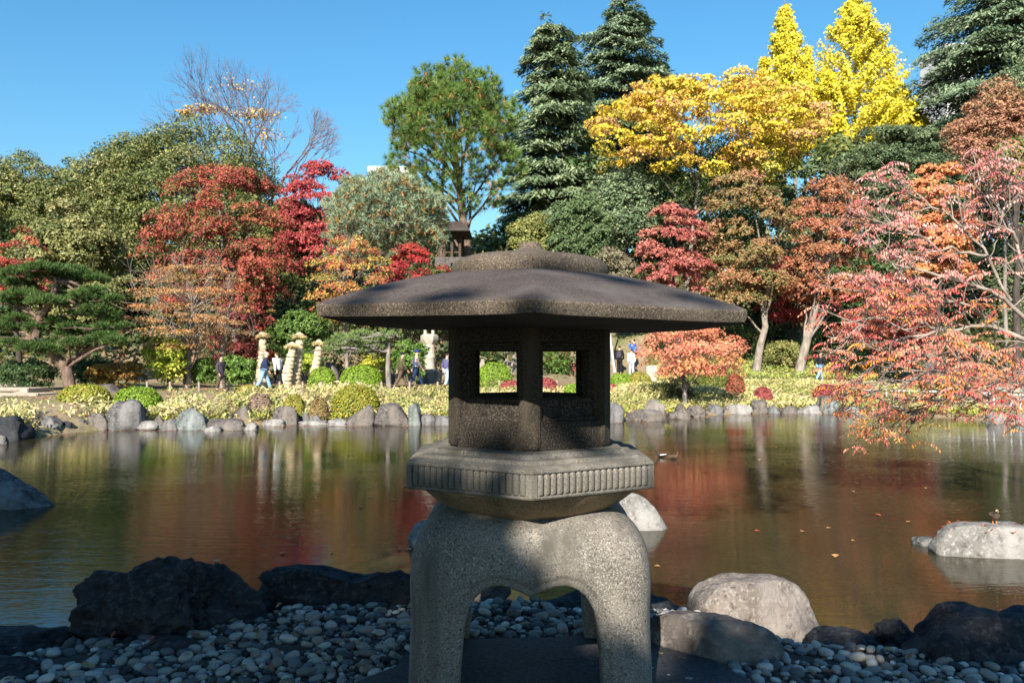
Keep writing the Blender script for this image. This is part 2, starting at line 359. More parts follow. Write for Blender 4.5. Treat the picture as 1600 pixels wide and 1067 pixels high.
# light chamber: six window walls and six corner posts
HB = .512; half, tk = .166, .075; R0 = .392; ap0 = R0 * math.cos(R(30))
rects = [(half, 0, HB, 0), (.146, .112, .444, 0), (.139, .120, .437, .016), (.132, .127, .429, .018), (.126, .133, .423, .030), (.117, .204, .412, .032), (.113, .210, .408, .040), (.110, .212, .406, tk), (half - .02, 0, HB, tk)]
bm = bmesh.new(); rg = []
for w_, z0, z1, y_ in rects: rg.append([bm.verts.new(p) for p in ((-w_, y_, z0), (w_, y_, z0), (w_, y_, z1), (-w_, y_, z1))])
for a, b in zip(rg, rg[1:]):
    for i in range(4): bm.faces.new((a[i], a[(i + 1) % 4], b[(i + 1) % 4], b[i]))
for i in range(4): bm.faces.new((rg[0][i], rg[0][(i + 1) % 4], rg[-1][(i + 1) % 4], rg[-1][i]))
bmesh.ops.recalc_face_normals(bm, faces=bm.faces[:])
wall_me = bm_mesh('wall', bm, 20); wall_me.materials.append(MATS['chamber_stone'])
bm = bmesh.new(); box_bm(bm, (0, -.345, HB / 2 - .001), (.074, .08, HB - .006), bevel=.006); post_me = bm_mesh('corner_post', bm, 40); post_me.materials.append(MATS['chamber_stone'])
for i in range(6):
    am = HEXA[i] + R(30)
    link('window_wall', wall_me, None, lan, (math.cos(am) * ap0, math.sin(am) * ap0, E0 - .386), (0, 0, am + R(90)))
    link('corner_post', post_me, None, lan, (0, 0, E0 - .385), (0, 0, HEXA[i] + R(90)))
# roof
NTH = 96; tt = [0, .1, .2, .3, .37, .44, .51, .58, .65, .71, .78, .845, .9, .95, .98, 1.0]
pz = np.interp(np.linspace(0, 1, 101), [0, .2, .37, .48, .58, .71, .845, .93, 1.0], [.372, .370, .362, .344, .322, .287, .243, .214, .187])
pz = np.convolve(np.pad(pz, 6, mode='edge'), np.ones(13) / 13, 'valid'); pz[-8:] = np.interp(np.arange(93, 101), [93, 100], [pz[92], .187])
vs, fs = [], []
def hexfac(th):
    a = (th - R(-90) + R(30)) % R(60) - R(30); return math.cos(R(30)) / math.cos(abs(a) - R(30)), 1 - abs(a) / R(30)
for th_i in range(NTH):
    th = 2 * math.pi * th_i / NTH + R(-90); hf, cn = hexfac(th); hf /= 1
    for t in tt:
        bl = sstep(.25, .8, t); r = t * .969 * ((1 - bl) * .93 + bl * hf)
        z = pz[int(round(t * 100))] + .007 * cn ** 7 * t ** 4 - .010 * (1 - cn) * bl * (1 - t) * 2
        vs.append((r * math.cos(th), r * math.sin(th), z))
    for t, z in ((1.004, .178), (1.0, .150), (.994, .139), (.97, .136), (.7, .122), (.42, .116), (.15, .116)):
        vs.append((t * .969 * hf * math.cos(th), t * .969 * hf * math.sin(th), z + (.006 * cn ** 7 if t > .9 else 0)))
npr = len(tt) + 7
for i in range(NTH):
    j = (i + 1) % NTH
    for k in range(npr - 1): fs.append((i * npr + k, j * npr + k, j * npr + k + 1, i * npr + k + 1))
fs = np.array(fs)[:, ::-1]; nt_ = len(tt)
me = np_mesh('roof', vs, fs, smooth=True); me.materials.append(MATS['roof_stone']); me.materials.append(MATS['rim_stone'])
mi = np.zeros(len(fs), dtype=np.int32); kk = np.tile(np.arange(npr - 1), NTH); mi[(kk >= nt_ - 1) & (kk <= nt_ + 2)] = 1
me.polygons.foreach_set('material_index', mi); me.set_sharp_from_angle(angle=R(24))
TILT = (0, R(.85), 0)
link('roof', me, None, lan, (0, 0, E0), TILT)
link('roof_cap', lathe('roof_cap', [(.2, .33), (.345, .345), (.352, .368), (.353, .385), (.345, .408), (.325, .424), (.28, .438), (.2, .450), (.13, .458), (.095, .464), (0, .466)], 72), MATS['rim_stone'], lan, (0, 0, E0), TILT)
link('finial', lathe('finial', [(.13, .455), (.085, .468), (.062, .478), (.050, .492), (.046, .506), (.042, .510), (.02, .511), (0, .508)], 40), MATS['rim_stone'], lan, (0, 0, E0), TILT)

# ------------------------------------------------------------------ rocks
ICO = {}
def ico(sub):
    if sub not in ICO:
        b = bmesh.new(); bmesh.ops.create_icosphere(b, subdivisions=sub, radius=1.0)
        ICO[sub] = (np.array([v.co[:] for v in b.verts]), np.array([[v.index for v in f.verts] for f in b.faces])); b.free()
    return ICO[sub]
SHAPES = {'round': (.80, 3), 'block': (.45, 5), 'peak': (.75, 5), 'flat': (.5, 4), 'wedge_l': (.6, 5), 'wedge_r': (.6, 5), 'knob': (.9, 3), 'saddle': (.55, 4), 'dome': (.66, 1)}
def rock_mesh(name, w, d, h, shape, seed, sub=4, rough=.10, sink=.3, crag=0):
    rng = np.random.default_rng(seed); v, f = ico(sub); ex, nc = SHAPES[shape]
    v = np.sign(v) * np.abs(v) ** ex
    v = v / np.max(np.abs(v), axis=0)
    for k in range(nc):
        nn = unit(rng.normal(0, 1, 3)); nn[2] = abs(nn[2]) * .7; nn = unit(nn); dd = rng.uniform(.72, .92)
        e = np.maximum(v @ nn - dd, 0)[:, None]; v = v - e * nn * .9
    off = rng.uniform(0, 50, 3); sc_ = {'knob': 2.6}.get(shape, 1.25)
    disp = np.array([mnoise.fractal(Vector(p * sc_ + off), .9, 2.1, 5 if sub >= 5 else 4) for p in v])
    if crag: disp = disp + np.array([crag * (.5 - abs(mnoise.noise(Vector(p * np.array([2.6, 2.6, 1.5]) - off)))) for p in v])
    v = v * (1 + rough * disp[:, None] * (2.6 if shape == 'knob' else 1.25))
    lo, hi = v.min(0), v.max(0); v = (v - lo) / (hi - lo); t = v[:, 2]; x = v[:, 0] - .5; y = v[:, 1] - .5
    up = np.clip(t, 0, 1)
    if shape == 'peak': s_ = 1 - .72 * up ** 1.2; x = x * s_ - .04 * up; y = y * s_
    elif shape == 'wedge_r': t = t * (.42 + .58 * np.clip(x + .5, 0, 1) ** .8 / 1); y = y * (1 - .3 * up)
    elif shape == 'wedge_l': t = t * ((.42 if sub < 5 else .08) + (.58 if sub < 5 else .92) * np.clip(.5 - x, 0, 1) ** .8); y = y * (1 - .3 * up)
    elif shape == 'saddle': t = t * (1 - .28 * np.exp(-((x - .12) / .16) ** 2)); y = y * (1 - .2 * up)
    else: s_ = 1 - .16 * up ** 2; x = x * s_; y = y * s_
    t = t / t.max()
    z = (t * (1 + sink) - sink) * h
    return np_mesh(name, np.stack([x / (x.max() - x.min()) * w, y / (y.max() - y.min()) * d, z], -1), f, smooth=True)
ROCKS = []
def rock(label, px0, px1, pt, pb, shape, mat, Y=None, z0=None, depth=.75, sub=4, rough=.10, rz=0, seed=None, name='shore_rock', group=None, sink=.3, crag=0):
    if Y is None: Y = water_Y(pb); z0 = -.02
    if z0 is None: z0 = wz(pb, Y)
    w = (px1 - px0) * Y / F; d = max(w * depth, .25 if Y > 15 else .1); yc = Y + d * .42
    w *= yc / Y * .985
    h = wz(pt, Y + d * .35) - z0
    seed = seed if seed is not None else len(ROCKS) * 7 + 11
    o = link(name, rock_mesh(name, w, d, h, shape, seed, sub, rough, sink, crag), MATS[mat], None, (wx((px0 + px1) / 2, yc), yc, z0))
    o.rotation_euler = (0, 0, rz); tag(o, label, 'rock', group); ROCKS.append((o.location.x, yc, w, d)); return o
SG = 'stones edging the far shore'
for a in [
 ('broad dark flat-topped slab at the left edge of the far shore', -30, 44, 651, 689, 'flat', 'rock_dark'),
 ('small pale stone in the water under the dark slab at left', -8, 12, 681, 695, 'round', 'rock_grey'),
 ('rounded grey boulder between dark slab and knobbly stones', 64, 98, 651, 678, 'round', 'rock_grey'),
 ('dark low stone in shade behind rounded grey boulder', 94, 116, 660, 676, 'round', 'rock_dark'),
 ('knobbly dark volcanic stone left of squat block below olive mound', 112, 141, 642, 662, 'knob', 'rock_dark'),
 ('small rough stone at waterline under knobbly volcanic stone', 117, 137, 656, 673, 'knob', 'rock_grey'),
 ('squat brownish stone touching left side of largest boulder', 140, 170, 647, 672, 'block', 'rock_brown'),
 ('largest rounded boulder on far shore, white lichen stain, before green mound', 167, 227, 625, 672, 'round', 'rock_grey'),
 ('low oblong pale stone at right foot of largest boulder', 219, 249, 659, 672, 'round', 'rock_pale'),
 ('small upright dark stone above low oblong stone', 230, 242, 641, 657, 'round', 'rock_dark'),
 ('tilted brown stone between oblong stone and peaked stone', 240, 261, 650, 669, 'peak', 'rock_brown'),
 ('plain grey block left of greenish peaked stone', 252, 282, 655, 672, 'block', 'rock_grey'),
 ('greenish pyramid-shaped stone with sharp peak at waterline', 274, 328, 637, 672, 'peak', 'rock_green'),
 ('low brown stone behind right slope of greenish pyramid stone', 321, 360, 642, 660, 'wedge_r', 'rock_brown'),
 ('long boat-shaped stone right of greenish pyramid stone', 327, 387, 655, 672, 'flat', 'rock_brown'),
 ('thin pale stone in front of long boat-shaped stone', 321, 344, 667, 674, 'flat', 'rock_pale'),
 ('angular brown boulder under purple-brown twiggy mound', 365, 398, 635, 662, 'block', 'rock_brown'),
 ('thin curved pale stone at waterline under angular brown boulder', 384, 402, 662, 672, 'flat', 'rock_pale'),
 ('low pale ledge stone before square brown block', 412, 447, 656, 665, 'flat', 'rock_pale'),
 ('square brown block below small dark green mound', 426, 467, 636, 664, 'block', 'rock_brown'),
 ('small upright stone below brown-leaved mound', 471, 484, 646, 662, 'block', 'rock_grey'),
 ('small rounded grey stone right of upright stone', 482, 504, 650, 663, 'round', 'rock_grey'),
 ('thin pale slab along waterline below brown-leaved mound', 468, 513, 658, 664, 'flat', 'rock_pale'),
 ('pale grey stone half behind dry grass, left of broad olive mound', 511, 536, 635, 657, 'block', 'rock_grey'),
 ('low pale kerb-like stone below dry grass tuft', 512, 546, 656, 665, 'flat', 'rock_pale'),
 ('small rounded stone under left end of broad olive mound', 534, 549, 646, 657, 'round', 'rock_grey'),
 ('sloping wedge stone rising to the right below olive mound', 538, 585, 634, 665, 'wedge_r', 'rock_brown'),
 ('big flat-topped brown block with pale vertical streaks', 586, 639, 632, 665, 'block', 'rock_brown'),
 ('tall narrow bluish stone right of flat-topped block', 639, 656, 631, 665, 'block', 'rock_green'),
 ('low grey stone right of tall narrow bluish stone', 653, 681, 648, 664, 'round', 'rock_grey'),
 ('low grey stone half hidden by left lantern wall', 679, 706, 650, 664, 'block', 'rock_grey'),
 ('leaning dark-capped stone just right of lantern wall', 946, 974, 630, 660, 'round', 'rock_grey'),
 ('long low stone between leaning stone and upright tan stone', 975, 1038, 641, 658, 'flat', 'rock_brown'),
 ('upright tan stone with vertical ridges right of lantern', 1008, 1037, 625, 657, 'block', 'rock_tan'),
 ('low flat stone left of leaning maple trunk', 1040, 1078, 644, 655, 'flat', 'rock_brown'),
 ('purplish wedge stone beside foot of leaning maple', 1056, 1078, 631, 652, 'wedge_l', 'rock_brown'),
 ('dark mixed stone under the leaning maple at waterline', 1072, 1104, 634, 652, 'knob', 'rock_brown'),
 ('small low grey stone right of leaning maple', 1103, 1131, 633, 648, 'round', 'rock_grey'),
 ('long low pale stone below bamboo grass, left of rounded lump', 1127, 1174, 633, 647, 'flat', 'rock_pale'),
 ('rounded brown lump below small red mound', 1173, 1198, 626, 646, 'round', 'rock_brown'),
 ('small triangular grey stone below small red mound', 1197, 1219, 634, 646, 'peak', 'rock_grey'),
 ('small low brown stone right of triangular stone', 1216, 1246, 636, 646, 'flat', 'rock_brown'),
 ('low pale wedge stone left of grey-green block', 1243, 1281, 634, 646, 'wedge_r', 'rock_pale'),
 ('grey-green square block in front of wide red mound', 1277, 1312, 619, 646, 'block', 'rock_green'),
 ('low pale stone right of grey-green block', 1309, 1346, 637, 648, 'flat', 'rock_pale'),
 ('pale rounded boulder below the railing, left one of two', 1543, 1580, 646, 662, 'round', 'rock_pale'),
 ('pale rounded boulder below the railing at right edge', 1577, 1612, 649, 664, 'round', 'rock_pale'),
]: rock(a[0], a[1] - 2, a[2] + 2, a[3] - 2, *a[4:], group=SG, rough=.15, crag=.8)
rock('smooth dark boulder rising from water at left edge of pond', -75, 104, 716, 796, 'wedge_l', 'rock_grey', depth=.4, sub=5, name='pond_rock', rough=.14, crag=.8)
duck_rock = rock('broad pale grey rock in water with standing duck', 1455, 1650, 818, 872, 'flat', 'rock_pale', depth=.42, sub=5, name='pond_rock', seed=5, rough=.06)
rock('small flat stone beside left tip of the duck rock', 1426, 1470, 839, 853, 'flat', 'rock_grey', sub=4, name='pond_rock')
rock('pointed pale rock in water behind right shoulder of lantern legs', 945, 1043, 770, 828, 'peak', 'rock_pale', sub=5, name='pond_rock', depth=.6, rough=.07)
rock('pale rock in water mostly hidden behind left lantern leg', 637, 700, 812, 856, 'round', 'rock_pale', sub=5, name='pond_rock')
# near shore
FG = dict(sub=5, rough=.15, name='shore_rock', crag=1.3)
rock('tall dark cleft boulder in shade left of pebbles', 126, 345, 868, 1004, 'round', 'rock_dark', Y=4.05, depth=.6, sub=6, rough=.24, name='shore_rock', crag=1.6, seed=90)
rock('dark pyramid boulder leaning against tall cleft boulder', 268, 425, 882, 990, 'peak', 'rock_dark', Y=4.25, depth=.7, **FG, seed=41)
rock('long low dark rock with dipped top behind the pebbles', 392, 662, 884, 957, 'saddle', 'rock_dark', Y=4.62, depth=.35, **FG, seed=23)
rock('dark rock behind the lantern legs seen through the arch', 655, 800, 896, 948, 'saddle', 'rock_brown', Y=4.85, depth=.4, **FG, seed=63)
rock('black shaded rock behind right half of the arch', 828, 1085, 912, 1000, 'round', 'rock_dark', Y=4.5, depth=.5, **FG, seed=31)
rock('smooth tan rounded boulder in sunlight at right', 1074, 1276, 902, 1014, 'dome', 'rock_tan', Y=4.45, depth=.7, sub=6, rough=.07, seed=79)
rock('half-lit tan boulder right against the lantern leg', 1000, 1222, 962, 1085, 'flat', 'rock_brown', Y=3.72, depth=.6, sub=6, rough=.05, seed=15)
rock('low dark rock right of sunlit rounded boulder', 1248, 1390, 984, 1050, 'round', 'rock_dark', Y=4.15, depth=.7, **FG, seed=52)
rock('knobbly black rock left of the big corner rock', 1354, 1436, 966, 1045, 'knob', 'rock_dark', Y=4.2, depth=.8, sub=5, rough=.13, seed=66)
rock('big dark flat-topped rock in the lower right corner', 1393, 1680, 950, 1085, 'block', 'rock_dark', Y=3.7, depth=.6, **FG, seed=120)
rock('flat dark rock at the left edge behind the pebbles', -110, 130, 984, 1034, 'flat', 'rock_dark', Y=3.95, depth=.5, **FG, seed=12)
rock('dark flat stone in lower left corner of pebbles', -60, 50, 1032, 1075, 'flat', 'rock_dark', Y=3.5, depth=.6, sub=5, rough=.08, seed=14)
rock('small dark angular stone lying among the pebbles', 222, 312, 996, 1022, 'flat', 'rock_dark', Y=3.85, z0=.86, depth=.6, sub=5, rough=.1, seed=8)
for lab_, x0_, x1_, t_, b_, y_, s_ in [('flat dark stone among pebbles at lower right, nearer the half-lit boulder', 1222, 1300, 1036, 1060, 3.72, 131), ('flat dark stone among pebbles beside the big corner rock', 1322, 1400, 1030, 1056, 3.8, 132),
        ('flat dark stone among pebbles below the tall cleft boulder', 70, 150, 1036, 1060, 3.72, 133), ('flat dark stone among pebbles left of the footing slab', 400, 480, 1016, 1040, 3.85, 134), ('small dark stone among pebbles below the long dipped rock', 500, 548, 968, 986, 4.25, 135)]:
    rock(lab_, x0_, x1_, t_, b_, 'flat', 'rock_dark', Y=y_, z0=.84, depth=.6, sub=4, rough=.1, seed=s_)
# flat footing stone under the lantern
bm = bmesh.new(); ol = [(-.98, -.42), (-.62, .02), (-.50, .42), (-.2, .38), (.12, .40), (.52, .46), (.78, .30), (1.0, -.2), (.7, -.62), (-.6, -.62)]
tp = [bm.verts.new((x, y, .0)) for x, y in ol]; bt = [bm.verts.new((x * 1.03, y * 1.03, -.16)) for x, y in ol]
bm.faces.new(tp); bm.faces.new(bt[::-1])
for i in range(len(ol)): bm.faces.new((tp[i], bt[i], bt[(i + 1) % len(ol)], tp[(i + 1) % len(ol)]))
bmesh.ops.recalc_face_normals(bm, faces=bm.faces[:]); bmesh.ops.bevel(bm, geom=bm.edges[:], offset=.02, segments=3, affect='EDGES')
tag(link('footing_stone', bm_mesh('footing', bm, 50), MATS['slab_dark'], None, (LX, LY, LZ - .004)), 'flat dark footing slab under the lantern legs', 'stone slab')

# ------------------------------------------------------------------ pebble beach
rng = np.random.default_rng(3)
px_ = axis([(-4.6, 4.6, .2)]); py_ = axis([(2.6, 5.0, .2)]); PXg, PYg = np.meshgrid(px_, py_); PZg = ground_z(PXg, PYg) + .012
idx = np.arange(PXg.size).reshape(PXg.shape); q = np.stack([idx[:-1, :-1], idx[:-1, 1:], idx[1:, 1:], idx[1:, :-1]], -1).reshape(-1, 4)
bed = tag(link('pebble_beach', np_mesh('pebble_bed', np.stack([PXg, PYg, PZg], -1).reshape(-1, 3), q, smooth=True), MATS['dirt']), 'dark soil bed of the grey pebble beach around the lantern', kind='structure')
pv, pf = ico(2); pv1, pf1 = ico(1)
peb = []
for k in range(5):
    r_ = np.random.default_rng(40 + k); off = r_.uniform(0, 20, 3)
    v2 = np.sign(pv) * np.abs(pv) ** .85 * (1 + .16 * np.array([mnoise.noise(Vector(p * 1.1 + off)) for p in pv])[:, None]); peb.append(v2 * np.array([1, .78, .58]))
peb_me = []
for k in range(5): me = np_mesh('pebble', peb[k], pf, smooth=True); me.materials.append(MATS['pebble']); peb_me.append(me)
cand = []
for k in range(25000):
    y = rng.uniform(3.15, 4.75); x = rng.uniform(-.66 * y - .8, .66 * y + .8); r_ = rng.choice([.011, .016, .022, .029, .038], p=[.36, .32, .20, .09, .03])
    if abs(x - LX) < .5 and abs(y - LY) < .42: continue
    bad = any(((x - a) / (w * .46)) ** 2 + ((y - b) / (d * .46)) ** 2 < 1 for a, b, w, d in ROCKS[-18:])
    if bad or ground_z(x, y) < .72: continue
    cand.append((x, y, r_))
cell = {}; keep = []
for x, y, r_ in sorted(cand, key=lambda c: -c[2]):
    kx, ky = int(x // .09), int(y // .09); ok = True
    for i in (-1, 0, 1):
        for j in (-1, 0, 1):
            for (a, b, c) in cell.get((kx + i, ky + j), ()):
                if (a - x) ** 2 + (b - y) ** 2 < (.72 * (r_ + c)) ** 2: ok = False
    if ok: cell.setdefault((kx, ky), []).append((x, y, r_)); keep.append((x, y, r_))
gz = ground_z(np.array([k[0] for k in keep]), np.array([k[1] for k in keep]))
inview = [i for i, (x, y, r_) in enumerate(keep) if abs(x) / y < .642 and HY + F * (EYE - gz[i]) / y < 1075 and not (520 < x / y * F + 800 < 640 and y < 3.8)]
top300 = set(sorted(inview, key=lambda i: -keep[i][2] / keep[i][1])[:300]); gv, gf, gc, n0 = [], [], [], 0
pal = np.array([(.04, .04, .042), (.22, .22, .21), (.50, .47, .42), (.11, .115, .125), (.62, .58, .52), (.30, .25, .20)])
for i, (x, y, r_) in enumerate(keep):
    rx, ry, rz_ = rng.normal(0, .25), rng.normal(0, .25), rng.uniform(0, 6.28); s_ = r_ * np.array([rng.uniform(.95, 1.35), rng.uniform(.85, 1.1), rng.uniform(.8, 1.15)])
    zz = gz[i] + .012 + r_ * rng.uniform(.1, .42); k = i % 5
    if i in top300: link('pebble', peb_me[k], None, bed, (x, y, zz), (rx, ry, rz_), s_)
    else:
        M_ = np.array(Matrix.LocRotScale(Vector((x, y, zz)), Matrix.Rotation(rz_, 3, 'Z').to_quaternion(), Vector(s_)))
        bv, bf = (pv1 * np.array([1, .8, .6]), pf1) if r_ < .025 else (peb[k], pf)
        gv.append(bv @ M_[:3, :3].T + M_[:3, 3]); gf.append(bf + n0); n0 += len(bv); gc.append(np.repeat(pal[[rng.integers(6)]] * rng.uniform(.6, 1.25), len(bv), 0))
o = link('small_pebbles', np_mesh('small_pebbles', np.concatenate(gv), np.concatenate(gf), np.concatenate(gc), smooth=True), MATS['gravel'], bed); o['kind'] = 'stuff'

# ------------------------------------------------------------------ foliage
def pick(rng, pal, n):
    cols = np.array([c for c, w in pal]); w = np.array([w for c, w in pal], float); w /= w.sum()
    return cols[rng.choice(len(cols), n, p=w)]
class Leaves:
    """flat leaf faces (diamonds) gathered into one crown mesh"""
    def __init__(s, seed, tri=False): s.v, s.c, s.n, s.k, s.gap = [], [], 0, 3 if tri else 4, None; s.rng = np.random.default_rng(seed)
    def add(s, p, nrm, L, Wd, col, tang=None, droop=0.0):
        r = s.rng
        if s.gap is not None:
            kv, ph, thr = s.gap; ok = np.sin(p @ kv.T + ph).sum(1) > thr; p, nrm, col = p[ok], nrm[ok], col[ok]
            if tang is not None: tang = tang[ok]
            if np.ndim(L): L = L[ok]
        n = len(p)
        if tang is None: tang = r.normal(0, 1, (n, 3))
        tang = unit(tang - nrm * np.sum(tang * nrm, 1, keepdims=True)); b = np.cross(nrm, tang)
        L = np.broadcast_to(L, n)[:, None] * r.uniform(.55, 1.45, (n, 1)); Wd = np.broadcast_to(Wd, n)[:, None] * r.uniform(.7, 1.3, (n, 1))
        tip = p + tang * L * .5; tip[:, 2] -= droop * L[:, 0]
        if s.k == 3: q = np.stack([p - tang * L * .45 + b * Wd * .6, p - tang * L * .35 - b * Wd * .6 + nrm * Wd * .2, tip], 1)
        else: q = np.stack([p - tang * L * .5, p + b * Wd * .5 + nrm * Wd * .12, tip, p - b * Wd * .5 + nrm * Wd * .12], 1)
        s.v.append(q.reshape(-1, 3)); s.c.append(np.repeat(np.clip(col * 1.12, 0, .85), s.k, 0)); s.n += n
    def gaps(s, scale, thr=-.9):
        g = s.rng; s.gap = (unit(g.normal(0, 1, (7, 3))) * (6.283 / scale) * g.uniform(.6, 1.7, (7, 1)), g.uniform(0, 6.283, 7), thr)
    def clump(s, c, r, n, L, Wd, pal, shell=.55, up=.35, flatn=0.0, main=None, mixp=.5, under=.35, jit=.45, droop=0.0):
        g = s.rng; d = unit(g.normal(0, 1, (n, 3))); fl = (d[:, 2] < 0) & (g.random(n) > under); d[fl, 2] *= -1
        rad = ((shell + (1 - shell) * g.random(n) ** .6) * (1 + np.abs(g.normal(0, .10, n)) * (g.random(n) < .35)))[:, None]; r = np.asarray(r, float)
        p = np.asarray(c, float) + d * r * rad
        nr = unit(d * np.array([1, 1, 1 + flatn]) * .8 + np.array([0, 0, up + flatn]) + g.normal(0, jit, (n, 3)))
        base = pick(g, pal, n)
        if main is not None: mk = g.random(n) < mixp; base = np.where(mk[:, None], np.asarray(main)[None], base)
        col = base * g.uniform(.6, 1.4, (n, 1))
        s.add(p, nr, L, Wd, col, droop=droop)
    def mesh(s, name):
        return np_mesh(name, np.concatenate(s.v), np.arange(s.n * s.k).reshape(-1, s.k), np.concatenate(s.c))
def finish_tree(name, label, base, lv, tb, leafmat, bark, group=None, cat='tree', extra=None):
    t = empty(name, base); tag(t, label, cat, group); b = np.array(base)
    if tb is not None and tb.n:
        tb.v = [v - b for v in tb.v]; link('trunk', tb.mesh('trunk'), MATS[bark], t)
    if lv is not None and lv.n:
        lv.v = [v - b for v in lv.v]; link('crown', lv.mesh('crown'), MATS[leafmat], t)
    return t
def gz1(x, y): return float(ground_z(x, y))
def limbs(tb, rng, base, top, targets, r0, nb, lean=0.3, k=7, rb=.3):
    base, top = np.array(base, float), np.array(top, float)
    path = wobble(bez(base, (base + top) / 2 + rng.normal(0, .25, 3) * np.array([1, 1, 0]) * lean, top, 8), rng, r0 * .25); tb.add(path, r0, r0 * .25, k)
    if len(targets) == 0: return
    sel = rng.choice(len(targets), min(nb, len(targets)), replace=False)
    for i in sel:
        t = np.array(targets[i], float); f = np.clip((t[2] - base[2]) / (top[2] - base[2] + 1e-6) - rng.uniform(.18, .4), .15, .92)
        j = f * 7; a = path[int(j)] + (path[min(int(j) + 1, 7)] - path[int(j)]) * (j % 1)
        m_ = (a + t) / 2 + np.array([0, 0, np.linalg.norm(t - a) * .10]) + rng.normal(0, .12, 3)
        rr = r0 * rb * (1 - f * .4); tb.add(wobble(bez(a, m_, t, 6), rng, rr * .6), rr, rr * .25, 5)

def dome_tree(name, label, px, pt, pb, hw, Y, pal, n=18000, ncl=60, cr=.26, leaf=.2, aspect=.6, leafmat='leaf_glossy', bark='bark_dark', seed=1, depth=.8, trunk=.25, group=None, flat=.75, mainpal=None, mixp=.5, base=None, box=.8, nb=10, under=.35, cat='tree', sparse=0, gapthr=-.85):
    """rounded crown made of many leafy clumps; sizes in photo pixels at distance Y"""
    g = np.random.default_rng(seed); lv = Leaves(seed + 1000, True); tb = Tubes()
    cx, zt, zb, w = wx(px, Y), wz(pt, Y), wz(pb, Y), hw * Y / F; cz, rz_ = (zt + zb) / 2, (zt - zb) / 2
    rad = np.array([w, w * depth, rz_]); cl = min(w, rz_) * cr * 1.0; cs = []; n = int(n * 2.5); cl *= 1.18; leaf *= .92; ncl = int(ncl * 1.35); lv.gaps(max(.5, cl * 1.1), gapthr); leaf *= .86
    for i in range(ncl):
        d = unit(g.normal(0, 1, 3)); d = np.sign(d) * np.abs(d) ** box
        if d[1] > .3 and g.random() < .6: d[1] *= -1
        if d[2] < -.5 and g.random() < .5: d[2] *= -.6
        d = d / max(1, np.linalg.norm(d)); rr = g.uniform(.62, 1.0) ** .7
        cs.append(np.array([cx, Y, cz]) + d * (rad - cl * .7) * rr)
    per = n // ncl
    for c in cs:
        k = g.uniform(.5, 1.5); mp = pick(g, mainpal or pal, 1)[0]
        lv.clump(c, np.array([cl * k, cl * k, cl * k * flat]), int(per * k * k), leaf, leaf * aspect, pal, main=mp, mixp=mixp, under=under)
    bx, by = (cx, Y) if base is None else base; b = (bx, by, gz1(bx, by))
    if trunk: limbs(tb, g, (bx, by, b[2] - .2), (cx, Y, cz + rz_ * .4), cs, trunk, nb)
    return finish_tree(name, label, b, lv, tb, leafmat, bark, group, cat)

